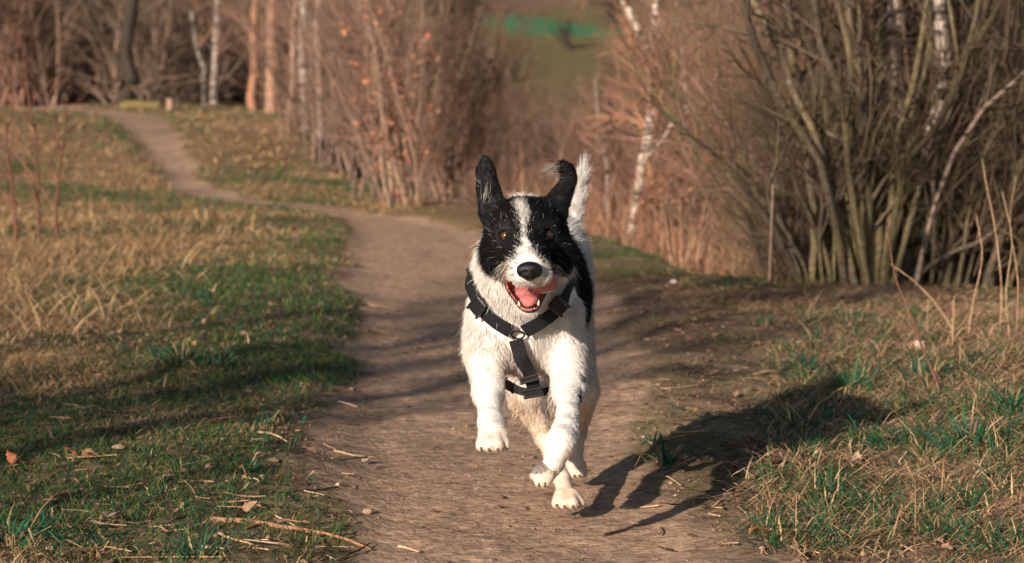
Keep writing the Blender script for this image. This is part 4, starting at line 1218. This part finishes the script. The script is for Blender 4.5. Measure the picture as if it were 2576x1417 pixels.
    # tufts: neighbouring hairs share a random tilt
    def cellrand(cs, seed):
        ix = np.floor(p0 / cs + rng.uniform(-.25, .25, p0.shape)).astype(np.int64)
        k1 = ix[:, 0] * 73856093 + ix[:, 1] * 19349663
        return np.stack([_hash(k1, ix[:, 2], seed + j) for j in range(3)], -1) - .5
    tuft = cellrand(.016, 101) * .9 + cellrand(.045, 111) * .7
    isshort = short[vi]
    lift = np.where(isshort, .45, .38) * rng.uniform(.5, 1.5, NS)
    lift = np.where(rg_ == 'tail', .30, np.where(rg_ == 'leg', lift * .6, lift))
    amp = np.where(isshort, np.where(rg_ == 'head', .75, .5), np.where(np.isin(rg_, ['leg']), .25, np.where(rg_ == 'tail', .5, .62)))[:, None]
    d0 = nrm(f0 + n0 * lift[:, None] + tuft * amp * .8 + rng.normal(0, .12, (NS, 3)))
    d0 = nrm(d0 + n0 * np.maximum(0, .12 - (d0 * n0).sum(1, keepdims=True)))
    Ls = L * rng.uniform(.40, 1.0, NS) * np.where(short[vi], 1.1, .9)
    guard = (rng.uniform(0, 1, NS) < .035) & np.isin(rg_, ['chest', 'neck', 'hind', 'trunk', 'rump'])
    Ls = np.where(guard, Ls * 1.5, Ls)
    # longer feathering: cheeks, tail tip, chest edges
    Ls = np.where((rg_ == 'tail') & (p0[:, 2] > .70), Ls * 1.25, Ls)
    # hair flattened beneath the straps
    for C_, sw in straps:
        dm = np.full(NS, 9.0)
        for q_ in resample(C_, 40): dm = np.minimum(dm, np.linalg.norm(p0 - q_, axis=1))
        Ls = np.where(dm < sw * .60 + .014, np.minimum(Ls, .010), Ls)
        d0 = np.where((dm < sw * .60 + .014)[:, None], nrm(f0 + n0 * .1), d0)
    for e in EYES:
        near = np.linalg.norm(p0 - e, axis=1)
        Ls = np.where(near < .023, .003, np.where(near < .033, np.minimum(Ls, .007), Ls))
    Ls = np.where(np.linalg.norm(p0 - nc, axis=1) < .036, np.minimum(Ls, .004), Ls)
    dcp = Field.dist(cav, p0); Ls = np.where((dcp < .02) & (p0[:, 1] < 5.42), np.minimum(Ls, .006), Ls)
    NP = 5
    t = np.linspace(0, 1, NP)
    curl = rng.normal(0, .22, (NS, 3)) + tuft * .5
    pts = p0[:, None] + Ls[:, None, None] * (t[None, :, None] * d0[:, None] + (t[None, :, None] ** 2) * (f0 * .25 + curl * .35 + np.array([0, 0, -.12]))[:, None])
    pts -= n0[:, None] * .0015
    rad = np.where(isshort, .00042, .00047)[:, None] * (1 - .75 * t[None] ** 1.5) * rng.uniform(.8, 1.2, (NS, 1))
    cc = c0 * rng.uniform(.82, 1.14, (NS, 1))
    stray = (rng.uniform(0, 1, NS) < .014) & (rg_ != 'ear') & (c0[:, 0] < .1) & np.isin(rg_, ['head', 'muzzle'])
    cc[stray] = WHITE * .45
    # wisps: long pale hairs at the curled ear tip, whiskers, cheek tufts
    wp, wr, wc = [], [], []
    def wisp(a, d, l, c, n, spread, curlv=(0, 0, 0), r=.0004):
        for _ in range(n):
            dd = nrm(np.array(d) + rng.normal(0, spread, 3)); ll_ = l * rng.uniform(.5, 1.15)
            s0 = np.array(a) + rng.normal(0, .006, 3)
            wp.append(s0 + ll_ * (t[:, None] * dd + t[:, None] ** 2 * np.array(curlv) * rng.uniform(.5, 1.2)))
            wr.append(r * (1 - .7 * t)); wc.append(np.array(c) * rng.uniform(.8, 1.2))
    wisp(rl[5], (-1, -.1, .5), .034, (.30, .27, .24), 60, .28, (-.2, 0, -.75))
    wisp(P(1424, 436, 5.45), (-1, -.1, -.1), .028, (.16, .14, .13), 16, .3, (0, 0, -.6))
    wisp(P(1207, 455, 5.44), (-.8, -.1, .5), .016, (.25, .22, .2), 12, .3)
    wisp(P(1276, 668, 5.27), (-.9, .1, -.6), .034, (.55, .48, .40), 26, .22, (.15, 0, -.5))
    wisp(P(1392, 676, 5.30), (.9, .1, -.5), .024, (.5, .44, .38), 16, .25, (0, 0, -.4))
    wisp(P(1237, 665, 5.36), (-.4, -.2, -1), .030, (.02, .02, .02), 18, .25, (.5, 0, -.1))
    wisp(P(1298, 745, 5.31), (-.4, -.3, -1), .024, (.10, .06, .04), 12, .3, (.3, 0, 0))
    wisp(P(1222, 500, 5.415), (.1, -.4, 1), .035, (.45, .42, .38), 14, .14)
    wisp(P(1465, 436, 6.57), (.15, 0, 1), .055, WHITE, 60, .16)
    for tx_, ty_, yy in ((1262, 985, 5.57), (1268, 1005, 5.54), (1270, 1030, 5.50), (1268, 1050, 5.47), (1384, 985, 5.56), (1392, 1010, 5.49), (1398, 900, 5.60), (1270, 905, 5.60)):
        wisp(P(tx_, ty_, yy), (.25 if tx_ < 1330 else -.25, .25, -1), .030, WHITE * .95, 16, .22, (0, .1, -.1))
    for tx_, ty_ in ((1300, 1010), (1310, 1030), (1330, 1045), (1290, 1000)):
        wisp(P(tx_, ty_, 5.98), (-.7, -.1, -.8), .038, CREAM * 1.1, 12, .25, (0, 0, -.2))
    allp = np.concatenate([pts, np.array(wp)]); allr = np.concatenate([rad, np.array(wr)]); allc = np.concatenate([cc, np.array(wc)])
    hc_ = bpy.data.hair_curves.new('fur')
    B = len(allp)
    hc_.add_curves([NP] * B)
    hc_.attributes['position'].data.foreach_set('vector', (allp - DOG).astype(np.float32).ravel())
    ra = hc_.attributes.get('radius') or hc_.attributes.new('radius', 'FLOAT', 'POINT')
    ra.data.foreach_set('value', allr.astype(np.float32).ravel())
    ca = hc_.attributes.new('col', 'FLOAT_COLOR', 'CURVE')
    c4 = np.ones((B, 4), np.float32); c4[:, :3] = allc
    ca.data.foreach_set('color', c4.ravel())
    m_fur = attr_mat('dog_fur', .55, 30, .06, spec=.12, translucent=.25)
    hc_.materials.append(m_fur)
    fur = bpy.data.objects.new('fur', hc_); COL.objects.link(fur); fur.parent = root
build_dog()
# ------------------------------------------------------------------ single tufts, stalks, sticks, leaves and a pebble
rd = np.random.default_rng(17)
def tuft(label, tx, ty, n=70, h=.10, w=.0072, green=.8, spread=None):
    spread = spread or (.045 if n >= 60 else .022)
    c = G(tx, ty)
    az = rd.uniform(0, 6.28, n); rr = np.abs(rd.normal(0, spread, n)); 
    x, y = c[0] + np.cos(az) * rr, c[1] + np.sin(az) * rr
    isd = rd.uniform(0, 1, n) > green
    TG = np.array([[.022, .130, .075], [.035, .150, .065], [.060, .155, .060], [.018, .100, .062]])
    col = np.where(isd[:, None], pick(DRY, n, rd), pick(TG, n, rd, .25))
    V, q, C = blades(np.stack([x, y, terrain(x, y) - .006], -1), h * rd.lognormal(0, .3, n), w * rd.uniform(.6, 1.3, n), rd.uniform(.1, .8, n), rd.uniform(.2, .8, n), 5, rd, col, az + rd.normal(0, .5, n), .85)
    return tag(mesh_np('grass_tuft', V, [q], M_GRASS, C, smooth=False, loc=c), label, 'grass tuft', 'grass tufts beside the path')
for a in (
    ('green grass tuft at the left end of the right-hand grass', 2030, 935, 60, .10),
    ('tall bright green tuft just above the end of the dog\'s shadow', 2136, 990, 110, .12),
    ('broad green tuft behind the bent brown stem on the right', 2315, 968, 90, .12),
    ('small green tuft at the left end of the dog\'s body shadow', 1675, 1160, 45, .07),
    ('tiny green tuft on the dirt above the dog\'s shadow', 1650, 1112, 24, .045),
    ('dark green tuft lying inside the dog\'s shadow', 2010, 1085, 80, .10),
    ('big mixed green and straw tuft at lower right', 2440, 1135, 150, .13),
    ('bright green tuft at the far edge of the right-hand grass', 2150, 808, 60, .10),
    ('short green tuft at the lower edge of the dog\'s shadow', 2180, 1122, 40, .08),
    ('lone green tuft low in the right-hand straw', 2151, 1276, 36, .06),
    ('green tuft in the bottom right corner', 2540, 1385, 60, .08),
    ('green tuft right of the bent brown stem near the picture edge', 2545, 1035, 90, .11),
    ('low leafy green tuft beside dry stalks at upper right', 2350, 866, 50, .07),
    ('green tuft at the muddy edge of the left-hand turf', 616, 1188, 60, .055),
    ('green tuft where the left-hand turf meets the path', 683, 1066, 60, .055),
    ('green tuft at the bottom edge left of the path', 500, 1398, 60, .06),
    ('lush green tuft in the bottom left corner', 30, 1365, 110, .08),
    ('dark green thick tuft in the shaded left-hand turf', 455, 915, 150, .09),
    ('dark green tuft stretching right of the thick shaded tuft', 560, 920, 90, .06),
    ('fresh green tuft in the middle of the left-hand turf', 507, 752, 60, .06),
): tuft(*a)
def stick(name, label, cat, pts, r0, r1, col, group=None, sides=7, N=14):
    pl = resample(np.array(pts), N)
    pl[1:-1] += rd.normal(0, r0 * .13, (N - 2, 3))
    R = np.linspace(r0, r1, N) * (1 + rd.normal(0, .08, N))
    V, q = tubes(pl[None], R[None], sides)
    o = mesh_np(name, V, [q, np.array([np.arange(sides)[::-1]]), np.array([(N - 1) * sides + np.arange(sides)])], M_STICK, np.tile(np.array(col), (len(V), 1)) * (.8 + .4 * vnoise(V[:, 0] * 60, V[:, 1] * 60, 5))[:, None], loc=pts[0])
    return tag(o, label, cat, group)
def lying(pts, up=.006): return [G(a, b, up) for a, b in pts]
STRAW = (.46, .30, .18); PALE = (.48, .34, .23); DKS = (.055, .038, .030); RUST = (.36, .19, .115)
FS = 'sticks and straws on the ground'
for label, pts, r0, r1, col in (
    ('long rusty brown stalk lying across the path edge at bottom left', [(533, 1314), (620, 1318), (708, 1330), (833, 1351), (933, 1388)], .0080, .0025, RUST),
    ('pale side straw touching the long rusty stalk', [(692, 1302), (722, 1318), (755, 1334)], .0030, .0015, PALE),
    ('short pale stalk below the long rusty stalk', [(550, 1348), (600, 1366), (655, 1382)], .0042, .002, STRAW),
    ('dark straight stick above the long stalk at the path edge', [(640, 1241), (740, 1237), (850, 1231)], .0045, .0025, DKS),
    ('dark slanting stick in the grass at lower left', [(95, 1290), (150, 1266), (203, 1245)], .0060, .004, DKS),
    ('thin rusty twig slanting up in the lower left grass', [(78, 1238), (120, 1208), (160, 1184)], .0030, .002, RUST),
    ('pale straw lying on the path edge beside the turf', [(850, 1014), (875, 1020), (899, 1025)], .0035, .002, PALE),
    ('pale straw in the turf left of the path', [(718, 948), (740, 958), (760, 969)], .0035, .0025, STRAW),
    ('dark curved twig in the bare patch of the left turf', [(540, 1066), (562, 1054), (576, 1035)], .0035, .002, DKS),
    ('bundle straw, upper one, at the muddy left edge', [(650, 1092), (685, 1104), (722, 1116)], .0040, .002, PALE),
    ('bundle straw, lower one, at the muddy left edge', [(632, 1110), (665, 1114), (700, 1113)], .0045, .003, PALE),
    ('thin straw lying out on the sand left of the dog', [(840, 1138), (890, 1150), (945, 1156)], .0030, .0015, STRAW),
    ('pale straw at the bottom edge left of the path', [(504, 1382), (540, 1384), (570, 1388)], .0030, .002, PALE),
    ('forked dark twig at the bottom edge of the path', [(850, 1412), (895, 1392), (932, 1372)], .0030, .0015, DKS),
    ('pale chip of straw on the sand at the bottom', [(1002, 1380), (1030, 1386), (1055, 1394)], .0040, .002, PALE),
    ('straw lying on the dirt above the dog\'s shadow', [(1666, 983), (1730, 976), (1815, 948)], .0035, .002, STRAW),
    ('straw at the left tip of the dog\'s body shadow', [(1636, 1118), (1690, 1106), (1720, 1100)], .0030, .002, STRAW),
    ('long straw above the body shadow', [(1680, 1092), (1740, 1091), (1782, 1088)], .0030, .002, STRAW),
    ('small dark twig pointing out of the paw shadow', [(1519, 1350), (1560, 1340), (1600, 1326)], .0035, .002, DKS),
    ('straw among dark scraps right of the path', [(1760, 1060), (1800, 1050), (1850, 1044)], .0028, .0018, STRAW),
    ('pale curled straw at the bottom right of the dirt', [(2165, 1402), (2200, 1396), (2235, 1392)], .0055, .003, PALE),
    ('short straw at the left path edge beside a crumbled tuft', [(920, 832), (950, 836), (985, 842)], .0040, .002, RUST),
    ('straws gathered on the left edge of the path, longest one', [(880, 776), (930, 770), (1000, 782)], .0060, .003, (.34, .22, .15)),
): stick('fallen_stick', label, 'stick', lying(pts), r0, r1, col, FS)
def scattered():
    """straws and loose tufts that nobody could count"""
    m = 260; P0, P1 = [], []
    tx = np.where(np.arange(m) % 2, rd.uniform(1600, 2575, m), rd.uniform(0, 880, m)); ty = np.where(np.arange(m) % 2, rd.uniform(900, 1410, m), rd.uniform(960, 1410, m))
    c = np.array([G(a, b, .008) for a, b in zip(tx, ty)])
    az = rd.uniform(0, 6.28, m); L = rd.lognormal(math.log(.06), .5, m)
    e = c + np.stack([np.cos(az) * L, np.sin(az) * L, np.zeros(m)], -1); e[:, 2] = terrain(e[:, 0], e[:, 1]) + rd.uniform(.004, .018, m)
    mid = (c + e) / 2; mid[:, 2] = np.maximum(mid[:, 2], terrain(mid[:, 0], mid[:, 1]) + .006); mid[:, :2] += rd.normal(0, .004, (m, 2))
    V, q = tubes(np.stack([c, mid, e], 1), np.tile(np.array([[.0021, .0019, .0012]]), (m, 1)) * rd.uniform(.6, 1.2, (m, 1)), 5)
    C = np.repeat(pick(np.array([PALE, STRAW, RUST, DKS, STRAW]), m, rd), 15, axis=0)
    tag(mesh_np('scattered_straw', V, [q], M_STICK, C), 'short straws and twigs scattered on both verges', 'straw', kind='stuff')
    parts = []
    for k in range(240):
        if k % 4: c = G(rd.uniform(1900, 2575), rd.uniform(770, 1400)); n, h, g = 40, .082, .66
        else: c = G(rd.uniform(0, 640), rd.uniform(880, 1400)); n, h, g = 34, .040, .75
        a_ = rd.uniform(0, 6.28, n); rr = np.abs(rd.normal(0, .035, n)); x, y = c[0] + np.cos(a_) * rr, c[1] + np.sin(a_) * rr
        col = np.where((rd.uniform(0, 1, n) > g)[:, None], pick(DRY, n, rd), pick(np.array([[.022, .105, .055], [.04, .125, .05], [.06, .13, .045]]), n, rd, .25))
        parts.append(blades(np.stack([x, y, terrain(x, y) - .005], -1), h * rd.lognormal(0, .3, n), .0042 * rd.uniform(.6, 1.3, n), rd.uniform(.1, .8, n), rd.uniform(.2, .8, n), 4, rd, col, a_ + rd.normal(0, .5, n), .8))
    V, q, C = join(parts)
    tag(mesh_np('loose_grass', V, [q], M_GRASS, C, smooth=False), 'loose small grass clumps sprinkled over both verges', 'grass', kind='stuff')
scattered()

# upright stalks on the right bank
def stalk(label, pts, Y, r0, r1, col, head=False):
    w = [G(*pts[0])] ; Yb = w[0][1]
    w += [P(a, b, Yb + .05 * i) for i, (a, b) in enumerate(pts[1:], 1)]
    stick('dry_stalk', label, 'stalk', w, r0, r1, col, 'dry stalks on the right bank', 6, 18)
stalk('bent red-brown stem rising from the right-hand grass', [(2367, 991), (2340, 920), (2312, 855), (2277, 759), (2252, 700), (2236, 600), (2232, 560)], 0, .0052, .002, (.15, .07, .048))
for label, pts in (
    ('pale stalk with a drooping tip right of the bent stem', [(2395, 880), (2398, 800), (2402, 745), (2425, 732)]),
    ('thin straight stalk close right of the bent stem', [(2332, 850), (2333, 790), (2336, 750)]),
    ('tall thin stalk reaching up before the undergrowth', [(2435, 845), (2448, 760), (2470, 640), (2455, 540)]),
    ('tall forked-looking stalk near the right edge', [(2515, 850), (2518, 720), (2500, 560), (2478, 450), (2470, 400)]),
    ('thin stalk leaning left near the right edge', [(2540, 860), (2530, 740), (2545, 600), (2520, 480)]),
    ('stalk arching right at the right edge', [(2480, 870), (2500, 820), (2540, 808), (2565, 815)]),
    ('tallest of the stalks before the dark undergrowth', [(2555, 860), (2560, 700), (2540, 560), (2555, 440)]),
): stalk(label, pts, 0, .0035, .0015, np.array(STRAW) * rd.uniform(.65, 1.))
for label, pts in (('dead stem leaning across the foot of the big shrub', [(2410, 850), (2350, 760), (2290, 700), (2240, 665)]),
                   ('low arching straw over the right-hand grass', [(2390, 870), (2420, 828), (2450, 818), (2475, 828)])):
    stalk(label, pts, 0, .0040, .002, np.array(STRAW) * .8)

# fallen leaves big enough to pick out
def leaf(label, tx, ty, size, col, tilt=.35):
    c = G(tx, ty, .012)
    t = np.linspace(0, 1, 9); prof = np.sin(np.pi * t ** .8) ** .75 * (1 + .22 * np.sin(t * 21)) * .34
    cols_ = np.array([-1, -.5, 0, .5, 1])
    v = np.stack([np.stack([(t - .5) * size, s * prof * size, (.25 * abs(s) ** 1.5 * prof + .10 * np.sin(t * 5 + s)) * size], -1) for s in cols_], 1).reshape(-1, 3)
    a = rd.uniform(0, 6.28); b1, b2 = rd.normal(0, tilt, 2)
    ca, sa = math.cos(a), math.sin(a)
    Rz = np.array([[ca, -sa, 0], [sa, ca, 0], [0, 0, 1]]); Rx = np.array([[1, 0, 0], [0, math.cos(b1), -math.sin(b1)], [0, math.sin(b1), math.cos(b1)]]); Ry = np.array([[math.cos(b2), 0, math.sin(b2)], [0, 1, 0], [-math.sin(b2), 0, math.cos(b2)]])
    v = v @ (Rz @ Rx @ Ry).T
    v[:, 2] += max(0, -v[:, 2].min() - .008)
    I = np.arange(45).reshape(9, 5)
    q = np.stack([I[:-1, :-1], I[1:, :-1], I[1:, 1:], I[:-1, 1:]], -1).reshape(-1, 4)
    return tag(mesh_np('fallen_leaf', v + c, [q], M_LEAF, np.tile(np.array(col), (45, 1)), loc=c), label, 'leaf', 'fallen leaves beside the path')
LB = (.36, .22, .14); LP = (.52, .38, .29); LO = (.44, .16, .07)
for a in (('pale upturned leaf beside the bent brown stem', 2314, 890, .055, LP, .8), ('curled pale leaf right of the bent stem\'s foot', 2438, 960, .05, LP, .7),
          ('brown leaf at the right end of the dog\'s shadow', 2241, 1124, .06, LB, .6), ('pale folded leaf below the dog\'s shadow', 2151, 1170, .05, LP, .7),
          ('orange-brown square leaf on the dirt below the shadow', 1909, 1350, .05, LO, .2), ('brown leaf in the big tuft at lower right', 2443, 1195, .055, LB, .5),
          ('greyish leaf just below the big tuft at lower right', 2466, 1212, .05, LP, .5), ('brown leaf near the right edge at the bottom', 2523, 1284, .065, LB, .4),
          ('pale grey leaf in the bottom left bare patch, lower of two', 233, 1336, .055, LP, .3), ('pale grey leaf in the bottom left bare patch, upper of two', 282, 1317, .06, (.42, .29, .23), .15),
          ('brown leaf left of the two pale grey leaves', 175, 1352, .06, LB, .2), ('orange leaf in the left-hand turf', 179, 1156, .045, LO, .6),
          ('tan leaf right of the orange leaf in the turf', 226, 1163, .05, (.48, .27, .16), .4), ('reddish leaf at the left picture edge in the turf', 27, 1176, .045, LO, .7),
          ('small pale leaf lying on the sandy path left of the dog', 920, 1168, .035, LP, .2), ('tan leaf in the middle of the left-hand turf', 520, 815, .06, LP, .6),
          ('pinkish leaf in the left turf near the path', 680, 826, .05, LO, .6)):
    leaf(*a)
for k in range(44):
    if k % 2: leaf('small brown leaf caught in the right-hand straw', rd.uniform(1850, 2575), rd.uniform(880, 1400), rd.uniform(.025, .045), np.array(LB) * rd.uniform(.7, 1.4), .5)
    else: leaf('small brown leaf lying in the left-hand turf', rd.uniform(0, 800), rd.uniform(720, 1390), rd.uniform(.025, .045), np.array(LB) * rd.uniform(.6, 1.4), .5)

# pebble on the path and a white fleck of stone by the far grass
def pebble(label, tx, ty, r, col):
    c = G(tx, ty, r * .45)
    th = np.linspace(0, np.pi, 9); ph = np.arange(14) * 2 * np.pi / 14
    g = np.stack([np.sin(th)[:, None] * np.cos(ph), np.sin(th)[:, None] * np.sin(ph), np.cos(th)[:, None] * np.ones(14)], -1).reshape(-1, 3)
    g = g * (1 + .16 * (vnoise(g[:, 0] * 2 + 9, g[:, 1] * 2 + g[:, 2] * 2, 4) - .5))[:, None] * np.array([1.15, 1, .8]) * r
    I = np.arange(9 * 14).reshape(9, 14)
    q = np.stack([I[:-1], I[1:], np.roll(I[1:], -1, 1), np.roll(I[:-1], -1, 1)], -1).reshape(-1, 4)
    tag(mesh_np('pebble', g + c, [q], M_STICK, np.tile(np.array(col), (len(g), 1)), loc=c), label, 'pebble')
pebble('round tan pebble on the path in front of the dog', 925, 1292, .0115, (.36, .23, .17))
pebble('white stone on the grass beyond the bare dirt', 1694, 712, .016, (.70, .62, .54))
